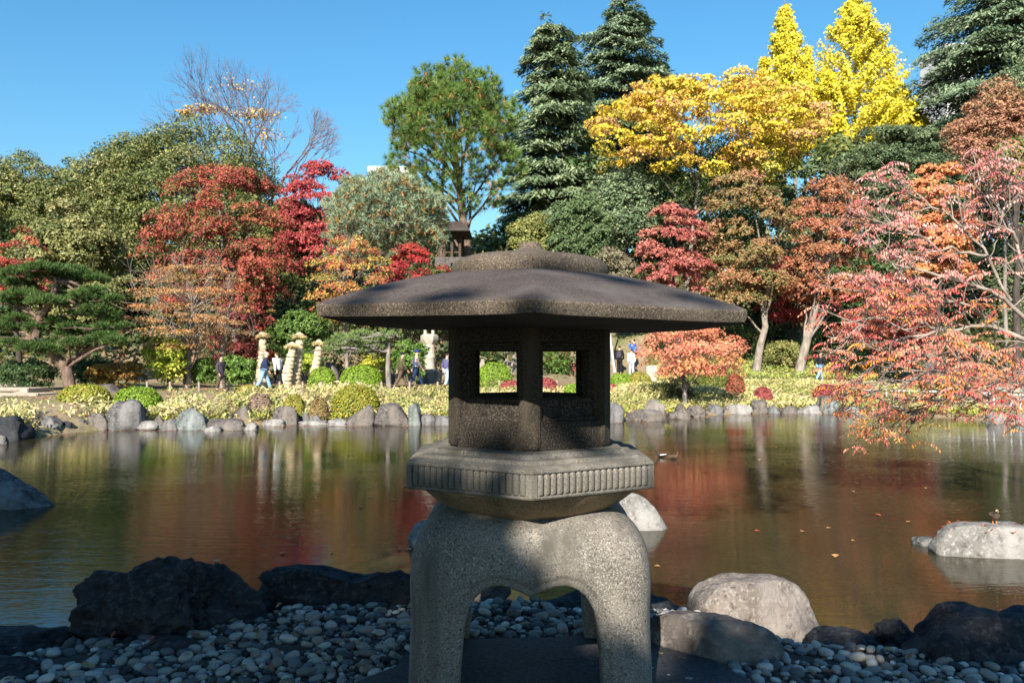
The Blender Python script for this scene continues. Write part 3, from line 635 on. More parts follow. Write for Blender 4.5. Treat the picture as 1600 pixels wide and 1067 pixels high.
def maple(name, label, px, pt, pb, hw, Y, pal, n=20000, ncl=70, pad=.30, leaf=.15, seed=1, base_px=None, trunk=.16, bark='bark_dark', bare=0, group=None, depth=.8, mainpal=None, thin=.5, tiers=9, nb=16, tilt=.25, top=None, stems=()):
    """layered flat sprays of small leaves"""
    g = np.random.default_rng(seed); lv = Leaves(seed + 2000, True); tb = Tubes()
    cx, zt, zb, w = wx(px, Y), wz(pt, Y), wz(pb, Y), hw * Y / F; h = zt - zb; cs = []; n = int(n * 3.1); ncl = int(ncl * 1.6); leaf *= .90; lv.gaps(max(.45, w * .2), -.65); leaf *= .85
    for i in range(ncl):
        t = (g.integers(tiers) + g.uniform(.2, .8)) / tiers
        env = math.sqrt(max(0, 1 - (max(t - .42, 0) / .60) ** 2)) * (.72 + .28 * min(1, t / .3))
        a = g.uniform(0, 2 * math.pi); rr = math.sqrt(g.uniform(.12, 1))
        x, y = math.cos(a) * rr * env, math.sin(a) * rr * env * depth
        if y > .25 and g.random() < .6: y = -y
        pr = w * pad * g.uniform(.6, 1.2) * (1 - .35 * t)
        c = np.array([cx + x * max(w - pr * .7, .1), Y + y * w, zb + t * h - pr * .3 * rr]); cs.append(c)
        mp = pick(g, mainpal or pal, 1)[0]; m_ = int(n / ncl * (pr / (w * pad)) ** 2 * 1.3)
        d = unit(g.normal(0, 1, (m_, 3))); rad = g.random(m_) ** .5; ang = g.uniform(0, 2 * np.pi, m_)
        lx, ly = np.cos(ang) * rad * pr, np.sin(ang) * rad * pr * .8
        out = unit(np.array([x, y, 0.001])); lz = g.normal(0, 1, m_) * pr * thin * .28 + pr * thin * .8 * (1 - rad ** 2) - tilt * (lx * out[0] + ly * out[1]) * .8
        nr = unit(np.stack([lx / pr * .5 + out[0] * tilt, ly / pr * .5 + out[1] * tilt - .15, np.full(m_, .75)], -1) + g.normal(0, .42, (m_, 3)))
        base = pick(g, pal, m_); mk = g.random(m_) < .55; base = np.where(mk[:, None], mp[None], base)
        lv.add(c + np.stack([lx, ly, lz], -1), nr, leaf, leaf * .75, base * g.uniform(.72, 1.28, (m_, 1)), droop=.15)
    bx = cx if base_px is None else wx(base_px, Y); b = (bx, Y, gz1(bx, Y))
    if trunk:
        tcs = sorted(cs, key=lambda c: c[2]); limbs(tb, g, (bx, Y, b[2] - .2), top or (cx, Y, zb + h * .6), cs, trunk, nb, 1.0)
        for sx in stems: xs_ = wx(sx, Y); yy = Y + g.uniform(-.6, .6); tb.add(wobble(bez((xs_, yy, gz1(xs_, yy) - .2), (xs_ + g.normal(0, .15), yy, zb + .2), (xs_ + g.normal(0, .5), yy, zb + h * .6), 8), g, .04), trunk * g.uniform(.7, 1.0), .04, 7)
        for i in range(bare):
            c = cs[g.integers(len(cs))]; a = c - np.array([0, .3, .2]); tb.add(wobble(bez(a, a + g.normal(0, .3, 3) + (0, 0, .4), a + g.normal(0, .6, 3) + (0, -.1, .8), 4), g, .03), .018, .006, 3)
    return finish_tree(name, label, b, lv, tb, 'leaf', bark, group)

def cedar(name, label, px, pt, pb, hw, Y, pal, n=24000, seed=1, power=.9, group=None, leaf=.52, whorl=.62, droop=.13, weep=0, lean=0):
    g = np.random.default_rng(seed); lv = Leaves(seed + 3000, True); tb = Tubes()
    cx, zt, zb, w = wx(px, Y), wz(pt, Y), wz(pb, Y), hw * Y / F; b = (cx, Y, gz1(cx, Y)); zs_, ps = [], []
    tb.add(wobble(bez((cx, Y, b[2] - .2), (cx, Y, (b[2] + zt) / 2), (cx + lean, Y, zt), 10), g, .06), .5, .03, 8)
    whorl *= .62; n = int(n * 2.8); nlev = max(8, int((zt - zb) / whorl)); brs = []
    for l in range(nlev):
        t = l / nlev; z = zb + (zt - zb) * t; rad = w * (1 - t) ** power * g.uniform(.82, 1.08) + .25
        for a in np.arange(0, 2 * np.pi, 2 * np.pi / 9) + g.uniform(0, 1):
            a += g.normal(0, .3); rl = rad * g.uniform(.5, 1.2)
            if math.sin(a) > .5 and g.random() < .6: continue
            brs.append((z + g.normal(0, whorl * 1.3), a, rl))
    tot = sum(r_ ** 1.5 for _, _, r_ in brs)
    for z, a, rl in brs:
        d = np.array([math.cos(a), math.sin(a), 0]); m_ = max(8, int(n * rl ** 1.5 / tot * g.uniform(.5, 1.5))); u = g.random(m_) ** .55
        side = np.array([-d[1], d[0], 0]); wid = rl * .30 * np.sin(np.clip(u, .05, 1) * np.pi * .85) + .12
        sw = g.normal(0, .6, m_) * wid
        p = np.array([cx, Y, z]) + d * (u * rl)[:, None] + side * sw[:, None]; p[:, 2] += .10 * rl * np.sin(u * 2.6) - droop * rl * u ** 2 + g.normal(0, .16, m_) - weep * g.random(m_) - np.abs(sw) * .25
        nr = unit(np.array([0, -.1, .9]) + d * .25 + g.normal(0, .35, (m_, 3))); tg = d * .9 + side * (np.sign(sw) * .7)[:, None] + g.normal(0, .3, (m_, 3)) - np.array([0, 0, .25 + weep])
        mp = pick(g, pal, 1)[0]; col = np.where((g.random(m_) < .5)[:, None], mp[None], pick(g, pal, m_)) * g.uniform(.75, 1.25, (m_, 1))
        lv.add(p, nr, leaf, leaf * .32, col, tg, .12)
        tb.add(bez((cx, Y, z - .1), np.array([cx, Y, z]) + d * rl * .5 + (0, 0, .08 * rl), np.array([cx, Y, z - droop * rl * .7]) + d * rl * .9, 4), .07, .02, 4)
    return finish_tree(name, label, b, lv, tb, 'needle', 'bark_dark', group)

def ginkgo(name, label, px, pt, pb, hw, Y, pal, n=24000, seed=1, group=None, spires=()):
    g = np.random.default_rng(seed); lv = Leaves(seed + 4000, True); tb = Tubes(); sz = Y / F
    zb = wz(pb, Y); cx = wx(px, Y); b = (cx, Y, gz1(cx, Y)); tops = [(cx, wz(pt, Y), hw * sz, 1.0)] + [(wx(a, Y), wz(t, Y), h * sz, sh) for a, t, h, sh in spires]
    for (sx, zt, w, sh) in tops:
        tb.add(bez((cx, Y, b[2] - .2), (cx * .4 + sx * .6, Y, zb), (sx, Y, zt), 8), .35, .03, 7); H = zt - zb; nb = int(230 * sh); per = int(3.4 * n * sh / sum(t[3] for t in tops) / nb)
        for i in range(nb):
            t = g.random() ** 1.15; z = zb + H * t * .93; a = g.uniform(0, 2 * np.pi); rl = w * ((1 - t) ** .85 * .95 + .07) * g.uniform(.7, 1.06)
            if math.sin(a) > .4 and g.random() < .5: a = -a
            d = np.array([math.cos(a), math.sin(a), 0]); u = g.random(per) ** .7; rise = rl * g.uniform(.25, .65)
            p = np.array([sx * min(1, t + .5) + cx * max(0, .5 - t), Y, z]) + d * (u * rl)[:, None]; p[:, 2] += rise * u ** 1.2; p += g.normal(0, .26, (per, 3)) * (1.2 - .6 * u)[:, None] * min(1.0, w / 3)
            mp = pick(g, pal, 1)[0]; col = np.where((g.random(per) < .5)[:, None], mp[None], pick(g, pal, per)) * g.uniform(.8, 1.2, (per, 1))
            lv.add(p, unit(d * .5 + np.array([0, -.3, .5]) + g.normal(0, .55, (per, 3))), .23, .19, col)
    return finish_tree(name, label, b, lv, tb, 'leaf', 'bark_grey', group)

def needle_tuft(lv, c, d, k, L, wd, pal, spread=.8, cone=None):
    """k needles bursting from each centre c (n,3) about direction d (n,3)"""
    g = lv.rng; n = len(c); C = np.repeat(c, k, 0); D = np.repeat(d, k, 0); v = unit(D + g.normal(0, spread, (n * k, 3)))
    Ls = L * g.uniform(.75, 1.15, n * k); nr = unit(np.cross(v, g.normal(0, 1, (n * k, 3)))); col = np.repeat(pick(g, pal, n) * g.uniform(.75, 1.25, (n, 1)), k, 0) * g.uniform(.85, 1.15, (n * k, 1))
    lv.add(C + v * (Ls * .5)[:, None], nr, Ls, wd, col, v)
def pine_dome(name, label, px, pt, pb, hw, Y, pal, ntuft=1000, k=22, L=.32, wd=.035, seed=1, base_px=None, group=None, brown=None, trunk=.35, bark='bark_red', nb=26, forks=(), shell=.5, top=None, under=.5):
    g = np.random.default_rng(seed); lv = Leaves(seed + 5000, True); tb = Tubes(); cx, zt, zb, w = wx(px, Y), wz(pt, Y), wz(pb, Y), hw * Y / F; cz, rz_ = (zt + zb) / 2, (zt - zb) / 2
    d = unit(g.normal(0, 1, (ntuft, 3))); f = (d[:, 1] > .3) & (g.random(ntuft) < .6); d[f, 1] *= -1; f = (d[:, 2] < -.2) & (g.random(ntuft) > under); d[f, 2] *= -1
    rad = (shell + (1 - shell) * g.random(ntuft) ** .7) * (1 + .13 * np.sin(d[:, 0] * 7 + seed) * np.cos(d[:, 2] * 9)); c = np.array([cx, Y, cz]) + d * np.array([w, w * .85, rz_]) * rad[:, None]
    td = unit(d * .8 + np.array([0, 0, .7])); needle_tuft(lv, c, td, k, L, wd, pal, .75)
    if brown:
        m_ = g.random(ntuft) < brown[1]; needle_tuft(lv, c[m_] - td[m_] * L * .25, -td[m_] * .4, max(6, k // 3), L * .8, wd, brown[0], .6)
    bx = cx if base_px is None else wx(base_px, Y); b = (bx, Y, gz1(bx, Y)); limbs(tb, g, (bx, Y, b[2] - .2), top or (cx, Y, cz + rz_ * .5), list(c), trunk, nb, .6, 8, .34)
    for fx, fz in forks: tb.add(wobble(bez((wx(fx, Y), Y + .5, gz1(wx(fx, Y), Y) - .2), (wx(fx, Y) - .2, Y + .4, wz(fz, Y) - 1), (cx + (wx(fx, Y) - cx) * .4, Y, cz + rz_ * .3), 7), g, .08), .28, .06, 7)
    return finish_tree(name, label, b, lv, tb, 'needle', bark, group)
def pine_pads(name, label, Y, pads, trunk_pts, pal, seed=1, per=260, k=9, L=.16, wd=.02, r0=.22, bark='bark_dark', group=None):
    """trained garden pine: flat cushions of upright needles; pads (px, py, hw) , trunk_pts in pixels"""
    g = np.random.default_rng(seed); lv = Leaves(seed + 6000, True); tb = Tubes(); cs = []
    pads = [(p[0] + a_ * p[2] * .55 + g.normal(0, 3), p[1] + b_ * 7 + g.normal(0, 3), p[2] * g.uniform(.42, .62), (p[3] if len(p) > 3 else 0) + g.normal(0, .5)) for p in pads for a_, b_ in ((-1, .4), (0, -.6), (1, .5))]
    for (px, py, hw, *dy) in pads:
        yy = Y + (dy[0] if dy else 0); w = hw * yy / F; c = np.array([wx(px, yy), yy, wz(py, yy)]); m_ = max(30, int(per * (w / 1.0) ** 1.4)); a = g.uniform(0, 6.283, m_); r_ = g.random(m_) ** .5
        p = c + np.stack([np.cos(a) * r_ * w, np.sin(a) * r_ * w * .8, (1 - r_ ** 2) * w * .28 + g.normal(0, .05, m_)], -1)
        needle_tuft(lv, p, unit(np.stack([np.cos(a) * r_ * .7, np.sin(a) * r_ * .7, np.full(m_, .8)], -1)), k, L, wd, pal, .5); cs.append(c)
    tp = [np.array(tuple(at(a, b_, Y))) for a, b_ in trunk_pts]; bx = tp[0][0]; b = (bx, Y, gz1(bx, Y)); tp[0][2] = b[2] - .15; tp = np.array(tp)
    tb.add(tp, r0, r0 * .45, 8)
    for c in cs:
        j = int(np.argmin(np.linalg.norm(tp[1:] - c, axis=1))) + 1; tb.add(wobble(bez(tp[j], (tp[j] + c) / 2 + (0, 0, .2), c, 6), g, .05), r0 * .32, .03, 5)
        for i in range(4): e = c + g.normal(0, .5, 3) * np.array([1, .8, .1]); tb.add(wobble(bez(c, (c + e) / 2, e, 4), g, .03), .035, .012, 4)
    return finish_tree(name, label, b, lv, tb, 'needle', bark, group)
def bare_tree(name, label, px, pt, hw, Y, seed=1, leafpal=None, nleaf=0, group=None):
    g = np.random.default_rng(seed); tb = Tubes(); cx = wx(px, Y); b = (cx, Y, gz1(cx, Y)); H = wz(pt, Y) - b[2]; tips = []
    def grow(p, d, L, r, lev):
        e = p + d * L; m_ = (p + e) / 2 + g.normal(0, .05, 3) * L; tb.add(bez(p, m_, e, 3), r, r * .66, 5 if lev < 3 else 3)
        if lev >= 7: tips.append(e); return
        for i in range(3 if lev in (0, 2, 4, 5, 6) else 2):
            nd = unit(d + g.normal(0, .36, 3) * np.array([1.1, .8, .7]) + np.array([0, 0, .05 if lev < 4 else -.04])); grow(e, nd, L * g.uniform(.66, .86), r * .60, lev + 1)
    p0 = np.array([cx, Y, b[2] - .2])
    tb.add([p0, p0 + (0, 0, H * .22)], .55, .45, 8); s0 = p0 + (0, 0, H * .22)
    for a, el in ((-1.0, .55), (-.45, .8), (0.05, 1.0), (.5, .8), (1.0, .55), (.2, .7)):
        grow(s0, unit(np.array([a * .95, g.normal(0, .35), el])), H * .20, .26, 1)
    wd = np.percentile(np.abs(np.concatenate(tb.v)[:, 0] - cx), 98.5); tb.v = [np.stack([(v[:, 0] - cx) * (hw * Y / F) / wd + cx, v[:, 1], v[:, 2]], -1) for v in tb.v]
    zmax = max(v[:, 2].max() for v in tb.v); k = H / (zmax - b[2]); tb.v = [np.stack([v[:, 0], v[:, 1], b[2] + (v[:, 2] - b[2]) * k], -1) for v in tb.v]
    lv = Leaves(seed + 7000)
    for (lx, lz, lw, lh, cnt) in (leafpal[1] if leafpal else ()):
        c = np.array([wx(lx, Y), Y - 1.5, wz(lz, Y)]); lv.clump(c, (lw * Y / F, 1.2, lh * Y / F), cnt, .24, .18, leafpal[0], shell=.05)
    return finish_tree(name, label, b, lv, tb, 'leaf', 'twig_purple', group)

# palettes (base colours)
EVER = [((.055, .075, .028), 3), ((.085, .105, .035), 3), ((.12, .135, .045), 2), ((.035, .055, .02), 2)]
EVERP = [((.11, .115, .045), 3), ((.16, .155, .065), 3), ((.20, .18, .09), 2), ((.06, .08, .03), 2)]
DARKG = [((.03, .055, .018), 3), ((.05, .085, .025), 3), ((.07, .11, .03), 1)]
DEEP = [((.05, .075, .035), 3), ((.075, .10, .045), 3), ((.10, .125, .06), 2)]
REDM = [((.34, .055, .035), 4), ((.42, .085, .05), 3), ((.26, .04, .03), 2), ((.40, .14, .05), 1.5), ((.10, .07, .02), .8)]
BRED = [((.34, .05, .05), 4), ((.41, .09, .08), 3), ((.26, .035, .04), 2)]
PINKR = [((.40, .11, .09), 4), ((.48, .16, .12), 3), ((.33, .07, .06), 2), ((.42, .20, .10), 1)]
SALM = [((.58, .20, .12), 4), ((.64, .27, .15), 3), ((.50, .14, .09), 2), ((.60, .30, .10), 1)]
OLIVEM = [((.20, .13, .045), 3), ((.15, .125, .035), 3), ((.27, .14, .06), 3), ((.34, .14, .07), 1.5), ((.10, .11, .03), 2)]
BROWNM = [((.36, .13, .06), 4), ((.30, .10, .05), 3), ((.42, .18, .08), 2), ((.22, .12, .05), 1)]
YELT = [((.62, .42, .03), 4), ((.58, .37, .04), 3), ((.55, .32, .10), 2), ((.30, .30, .04), 2), ((.66, .50, .05), 3)]
PEACH = [((.58, .30, .12), 3), ((.60, .34, .08), 2), ((.52, .28, .16), 2)]
GINK = [((.66, .52, .03), 4), ((.58, .50, .04), 3), ((.70, .56, .06), 3), ((.48, .46, .05), 2)]
CEDR = [((.09, .125, .065), 3), ((.13, .165, .085), 3), ((.17, .20, .11), 2), ((.055, .085, .04), 2)]
CEDB = [((.085, .12, .065), 3), ((.125, .165, .095), 3), ((.165, .205, .125), 2), ((.05, .08, .038), 2)]
PINEG = [((.10, .17, .035), 4), ((.14, .21, .045), 3), ((.18, .24, .07), 2), ((.07, .12, .03), 2)]
PINEB = [((.16, .21, .13), 4), ((.21, .26, .17), 3), ((.11, .15, .08), 2), ((.27, .22, .09), 1)]
BROWNN = [((.50, .24, .07), 2), ((.40, .17, .06), 1)]
BPINE = [((.045, .085, .022), 3), ((.07, .12, .03), 3), ((.10, .16, .045), 2)]
ORNG = [((.56, .20, .085), 4), ((.60, .26, .10), 3), ((.48, .16, .08), 2)]
SPARSE = [((.40, .20, .075), 4), ((.33, .19, .085), 3), ((.27, .20, .09), 2), ((.44, .16, .06), 1), ((.20, .20, .06), 1)]
YGRN = [((.34, .38, .04), 3), ((.24, .33, .04), 3), ((.44, .43, .06), 2)]
SHRUBG = [((.09, .17, .03), 3), ((.13, .22, .04), 3), ((.18, .27, .06), 2), ((.06, .11, .02), 2)]

def lift(p, k, w=0.0): return [(tuple(min(.8, x * k + w) for x in cc), n_) for cc, n_ in p]
EVER, EVERP, DARKG, DEEP = [((r_ * 1.75, g_ * 1.62, b_ * 1.35), w_) for (r_, g_, b_), w_ in EVER], [((r_ * 1.5, g_ * 1.5, b_ * 1.25), w_) for (r_, g_, b_), w_ in EVERP], lift(DARKG, 1.25), lift(DEEP, 1.45)
CEDR, CEDB = lift(CEDR, 1.35), lift(CEDB, 1.3)
REDM, PINKR, BROWNM, OLIVEM = lift(REDM, .80, .014) + [((.13, .12, .03), 2)], lift(PINKR, .92, .01) + [((.20, .14, .06), 1)], lift(BROWNM, .98, .012), lift(OLIVEM, 1.15, .01)
PINEB, YELT = lift(PINEB, 1.25), lift(YELT, 1.1, .01)
# far skyline
TG = 'trees on the hill behind the pond'
bare_tree('zelkova_tree', 'tall bare purple-twigged tree with last yellow leaves against blue sky', 392, 108, 146, 76, 4, ([((.55, .36, .06), 3), ((.5, .30, .10), 2)], [(330, 180, 38, 8, 420), (405, 190, 45, 14, 420), (300, 186, 16, 6, 160), (425, 225, 30, 25, 160), (380, 150, 60, 25, 160)]))
dome_tree('evergreen_tree', 'dark broadleaf evergreen at the far left against the sky', 62, 208, 560, 112, 60, EVER, 32000, 80, .20, .22, seed=21, box=.7, gapthr=-1.7, mainpal=EVERP, mixp=.35)
dome_tree('evergreen_tree', 'largest broad domed evergreen below the bare tree', 285, 174, 560, 172, 60, EVER, 60000, 130, .15, .22, seed=22, box=.75, gapthr=-1.7, mainpal=EVERP, mixp=.45)
dome_tree('evergreen_tree', 'pale olive evergreen in front of the big domed evergreen', 118, 308, 570, 96, 50, EVERP, 26000, 75, .18, .22, seed=23, box=.7, gapthr=-1.7)
cedar('cedar_tree', 'tall green cedar right beside the big round pine', 862, 38, 430, 98, 76, CEDR, 30000, 31, .42, whorl=.9)
cedar('cedar_tree', 'taller blue-green cedar reaching the top edge of the picture', 974, -16, 330, 122, 86, CEDB, 30000, 32, .52, whorl=.95)
cedar('cedar_tree', 'blue-green cedar at the upper right corner', 1568, -70, 300, 180, 76, CEDB, 36000, 33, .42, whorl=.85)
cedar('cedar_tree', 'far cedar tip showing right of the yellow ginkgos', 1385, 78, 330, 42, 98, CEDR, 6000, 34, .7)
dome_tree('evergreen_tree', 'mid green loose evergreen before the upper right cedar', 1584, 45, 330, 62, 66, CEDR, 14000, 46, .24, .24, seed=24, leafmat='needle')
ginkgo('ginkgo_tree', 'yellow ginkgo with a narrower crown, left one of two', 1226, 0, 250, 66, 82, GINK, 17000, 41, spires=((1195, 85, 40, .5), (1262, 65, 34, .4)))
ginkgo('ginkgo_tree', 'broad bright yellow ginkgo with tall spire, right one of two', 1336, -16, 250, 112, 80, GINK, 26000, 42, spires=((1398, 128, 66, .7), (1290, 100, 44, .35), (1428, 172, 44, .4)))
dome_tree('yellow_tree', 'broad golden yellow tree with peach upper leaves', 1102, 110, 318, 196, 58, YELT, 34000, 150, .17, .24, seed=25, box=.8, leafmat='leaf', mainpal=YELT + PEACH, mixp=.6, flat=.42, trunk=.2, bark='bark_grey', base=(wx(1072, 58), 58.), nb=16)
dome_tree('dark_tree', 'dark green tree under the golden yellow crown', 1085, 200, 420, 150, 62, DARKG, 18000, 60, .24, .26, seed=26, box=.7)
dome_tree('evergreen_tree', 'dark layered evergreen dome right of the golden tree', 1402, 184, 420, 122, 57, DEEP, 34000, 110, .19, .22, seed=27, flat=.42, box=.75)
dome_tree('brown_tree', 'rusty brown tree at the right edge below the cedars', 1572, 122, 330, 88, 46, [((.34, .17, .10), 3), ((.30, .14, .09), 3), ((.40, .22, .12), 2), ((.20, .15, .06), 1)], 14000, 60, .22, .2, seed=28, leafmat='leaf', bark='bark_grey', trunk=.14)
dome_tree('olive_bush', 'olive yellow bush at the right edge under the rusty tree', 1592, 205, 330, 46, 42, [((.22, .22, .05), 2), ((.15, .17, .04), 2), ((.30, .26, .05), 1)], 6000, 26, .28, .18, seed=29)
maple('maple_tree', 'bright orange maple behind the red sumac at right', 1466, 256, 430, 66, 42, ORNG, 13000, 46, .34, .17, seed=51, base_px=1450, trunk=.12)
# mid distance
pine_dome('pine_tree', 'big round light green pine with long needle tufts', 708, 104, 345, 106, 60, PINEG, 2100, 40, .50, .034, 61, 738, brown=(BROWNN, .26), forks=((688, 330),), trunk=.42)
pine_dome('pine_tree', 'blue-green bushy pine with orange old needles', 606, 272, 425, 96, 47, PINEB, 3600, 15, .32, .042, 62, 640, brown=(BROWNN, .42), trunk=.2, nb=20, shell=.45)
maple('maple_tree', 'large tiered red maple in front of the domed evergreen', 345, 262, 480, 132, 46, REDM, 34000, 110, .24, .16, seed=52, base_px=372, trunk=.22, bark='bark_grey', tiers=11)
maple('maple_tree', 'bright crimson maple top left of the blue-green pine', 500, 254, 420, 80, 55, BRED, 19000, 66, .30, .18, seed=53)
maple('maple_tree', 'small red maple at the left edge above the garden pine', 38, 352, 470, 56, 38, [*REDM, ((.46, .07, .05), 3)], 8000, 34, .30, .13, seed=54)
maple('maple_tree', 'orange-leaved open tree with several pale trunks left of the walkers', 300, 408, 545, 116, 36, SPARSE, 8500, 75, .24, .10, seed=55, base_px=292, trunk=.14, bark='bark_pale', thin=.2, nb=60, bare=160, tiers=7, tilt=.1, stems=(272, 286, 303, 342))
maple('maple_tree', 'mixed red and yellow open tree left of the lantern roof', 545, 372, 500, 80, 41, [((.42, .30, .06), 2), ((.46, .12, .06), 2), ((.14, .18, .04), 2), ((.5, .24, .08), 2)], 8000, 48, .26, .13, seed=56, trunk=.12, bark='bark_grey', nb=36, bare=60)
maple('maple_tree', 'low crimson maple under the orange-leaved open tree', 385, 470, 570, 62, 40, [*BRED, *REDM], 9000, 36, .30, .13, seed=57, trunk=.08)
maple('maple_tree', 'dark red maple skirting the foot of the blue-green pine', 640, 385, 470, 70, 44, [((.32, .03, .03), 3), ((.40, .06, .04), 2), ((.2, .03, .03), 2)], 9000, 36, .30, .14, seed=58, trunk=.1)
maple('maple_tree', 'pinkish red maple right above the lantern roof', 1052, 322, 475, 72, 44, PINKR, 20000, 60, .30, .15, seed=59, base_px=1062, tiers=9)
maple('maple_tree', 'olive brown maple with leaning grey trunk', 1158, 268, 470, 90, 45, OLIVEM, 22000, 70, .28, .16, seed=60, base_px=1180, bark='bark_pale', trunk=.26, bare=40, top=(wx(1196, 45), 45, wz(400, 45)))
maple('maple_tree', 'rusty maple with bare top twigs and pale slanting trunk', 1290, 278, 470, 86, 45, BROWNM, 18000, 66, .28, .16, seed=61, base_px=1246, bark='bark_pale', trunk=.3, bare=120, nb=30, top=(wx(1296, 45), 45, wz(380, 45)))
maple('maple_tree', 'crimson shrubby maple between the two slanting trunks', 1240, 400, 505, 60, 48, BRED, 7000, 30, .34, .15, seed=62, trunk=.08)
maple('maple_tree', 'salmon maple with leaning trunk at the water right of the lantern', 1080, 510, 582, 98, 31.5, SALM, 9000, 52, .27, .10, seed=63, base_px=1076, trunk=.13, bark='bark_grey', tiers=6)
maple('maple_tree', 'low dark red tiered maple behind the person at right', 1382, 430, 530, 92, 43, [((.30, .06, .05), 3), ((.22, .05, .04), 3), ((.40, .10, .08), 2), ((.18, .12, .04), 1)], 12000, 50, .30, .15, seed=64, trunk=.1)
dome_tree('evergreen_tree', 'feathery grey-green conifer behind the lantern cap', 975, 250, 420, 62, 58, CEDR, 12000, 40, .28, .24, seed=65, leafmat='needle', flat=.9)
dome_tree('evergreen_tree', 'green rounded tree right of the lantern cap', 905, 300, 440, 58, 55, [((.10, .15, .06), 3), ((.14, .19, .08), 3), ((.07, .11, .04), 2)], 14000, 46, .25, .2, seed=66)
dome_tree('pale_bush', 'pale yellow-green bush left of the green rounded tree', 835, 332, 420, 46, 57, [((.30, .28, .08), 3), ((.24, .25, .08), 3), ((.14, .17, .05), 2)], 7000, 34, .26, .2, seed=67, bark='bark_grey', trunk=.1)
dome_tree('evergreen_tree', 'dark low evergreen left of the round pine trunk', 655, 345, 470, 48, 64, DEEP, 8000, 30, .28, .22, seed=68)
dome_tree('evergreen_tree', 'dark evergreen showing between red maples on the left', 452, 298, 470, 50, 56, EVER, 9000, 34, .28, .2, seed=69)
dome_tree('pale_bush', 'grey twiggy bush right of the lantern cap', 955, 385, 470, 40, 48, [((.24, .20, .13), 3), ((.18, .17, .09), 2)], 3500, 24, .3, .15, seed=70, bark='bark_grey', trunk=.08)
for i, (px, pt, hw, pal_, lab) in enumerate([
    (60, 430, 110, DARKG, 'shadowy dark evergreen behind the garden pine'), (240, 420, 90, DARKG, 'shadowy dark evergreen behind the orange-leaved open tree'),
    (450, 440, 90, DARKG, 'dark evergreen mass behind the straw-wrapped palms'), (590, 430, 80, EVER, 'dark evergreen left behind the lantern roof'),
    (760, 400, 90, EVER, 'evergreen mass straight behind the lantern cap'), (1010, 430, 90, DARKG, 'dark evergreen below the pinkish red maple'),
    (1170, 425, 80, DARKG, 'dark evergreen behind the leaning grey trunk'), (1340, 380, 80, DARKG, 'dark evergreen hollow right of the rusty maple'),
    (1480, 330, 90, DEEP, 'green evergreen behind the red sumac'), (1590, 330, 80, DEEP, 'green evergreen behind the sumac at the right edge')]):
    dome_tree('evergreen_tree', lab, px, pt, 600, hw, 52 + (i % 3) * 1.5, pal_, 6000, 44, .26, .32, seed=80 + i, box=.6)
# trained pines and near shrubs
pine_pads('pine_tree', 'dark trained garden pine with flat cushions and leaning trunk at left', 32.5,
          [(60, 425, 50), (110, 432, 55, 1), (150, 462, 40), (40, 470, 55), (95, 470, 50, 1.5), (150, 490, 36), (175, 508, 26), (30, 510, 50), (85, 512, 44), (125, 520, 40), (160, 530, 34), (60, 548, 34), (112, 540, 32), (5, 445, 44, 1), (0, 530, 40, .5)],
          [(112, 606), (104, 575), (82, 552), (55, 530), (62, 500), (80, 470), (90, 440)], BPINE, 71, 420, 10, .20, .028, .24, 'bark_red')
pine_pads('pine_tree', 'low trained pine with sweeping branch left of the walkers in caps', 34.5, [(540, 535, 30), (565, 527, 30), (520, 548, 18), (590, 540, 14), (608, 522, 16), (578, 546, 14)],
          [(608, 605), (606, 575), (607, 550), (608, 528)], [((.13, .19, .06), 3), ((.17, .24, .08), 3), ((.22, .27, .10), 1)], 72, 330, 9, .13, .022, .13, 'bark_grey')
def shrub(label, px, pt, pb, hw, Y, pal_, n=2600, ncl=22, leaf=.13, seed=1, cr=.36, mat='leaf_glossy', name='shrub', group=None, z0=None):
    return dome_tree(name, label, px, pt, pb, hw, Y, pal_, n, ncl, cr, leaf, seed=seed, leafmat=mat, trunk=.03, nb=6, group=group, cat='shrub', box=.8)
shrub('brown and amber azalea bush behind the two clipped mounds at left', 186, 563, 612, 46, 34.5, [((.30, .17, .04), 3), ((.22, .12, .03), 3), ((.36, .24, .05), 1), ((.12, .12, .03), 2)], 4200, 30, .13, 91)
shrub('bright yellow-green shrub beside the pale trunks', 262, 520, 606, 36, 35.5, YGRN, 3600, 30, .17, 92)
shrub('glossy green shrub left of the couple', 372, 552, 612, 32, 34.5, SHRUBG, 4200, 30, .14, 93)
shrub('green shrub between pale trunks and dark-coated person', 322, 556, 612, 24, 36.5, SHRUBG, 2200, 18, .14, 94)
shrub('dark green camellia behind the straw-wrapped palms', 470, 478, 606, 52, 40, [((.05, .10, .02), 3), ((.10, .17, .03), 3), ((.15, .22, .05), 1)], 7000, 40, .16, 95)
shrub('bright yellow shrub below the low trained pine', 586, 552, 598, 26, 36.5, [((.50, .46, .05), 3), ((.40, .42, .05), 3), ((.56, .52, .10), 1)], 2600, 22, .13, 96)
shrub('green shrub behind the walker in green jacket', 640, 528, 604, 30, 38.5, SHRUBG, 4200, 28, .15, 97)
shrub('small yellow-green shrub between straw-wrapped palms', 484, 552, 592, 13, 38, YGRN, 900, 10, .13, 98)
shrub('dark shrub under the leaning garden pine', 40, 560, 622, 60, 34, DARKG, 4200, 34, .14, 99)
shrub('dark shrub right of the leaning garden pine trunk', 150, 556, 612, 40, 36.5, DARKG, 3000, 24, .15, 100)
shrub('green bush seen through the right lantern window', 872, 545, 605, 24, 46, SHRUBG, 2400, 20, .15, 101)
shrub('dark bush seen through the left lantern window', 760, 540, 600, 44, 47, [*DARKG, ((.14, .22, .05), 2)], 4000, 26, .15, 102)
shrub('olive bush behind the photographing group', 950, 545, 600, 34, 52, [((.16, .17, .05), 3), ((.12, .14, .04), 2)], 3200, 24, .16, 103)
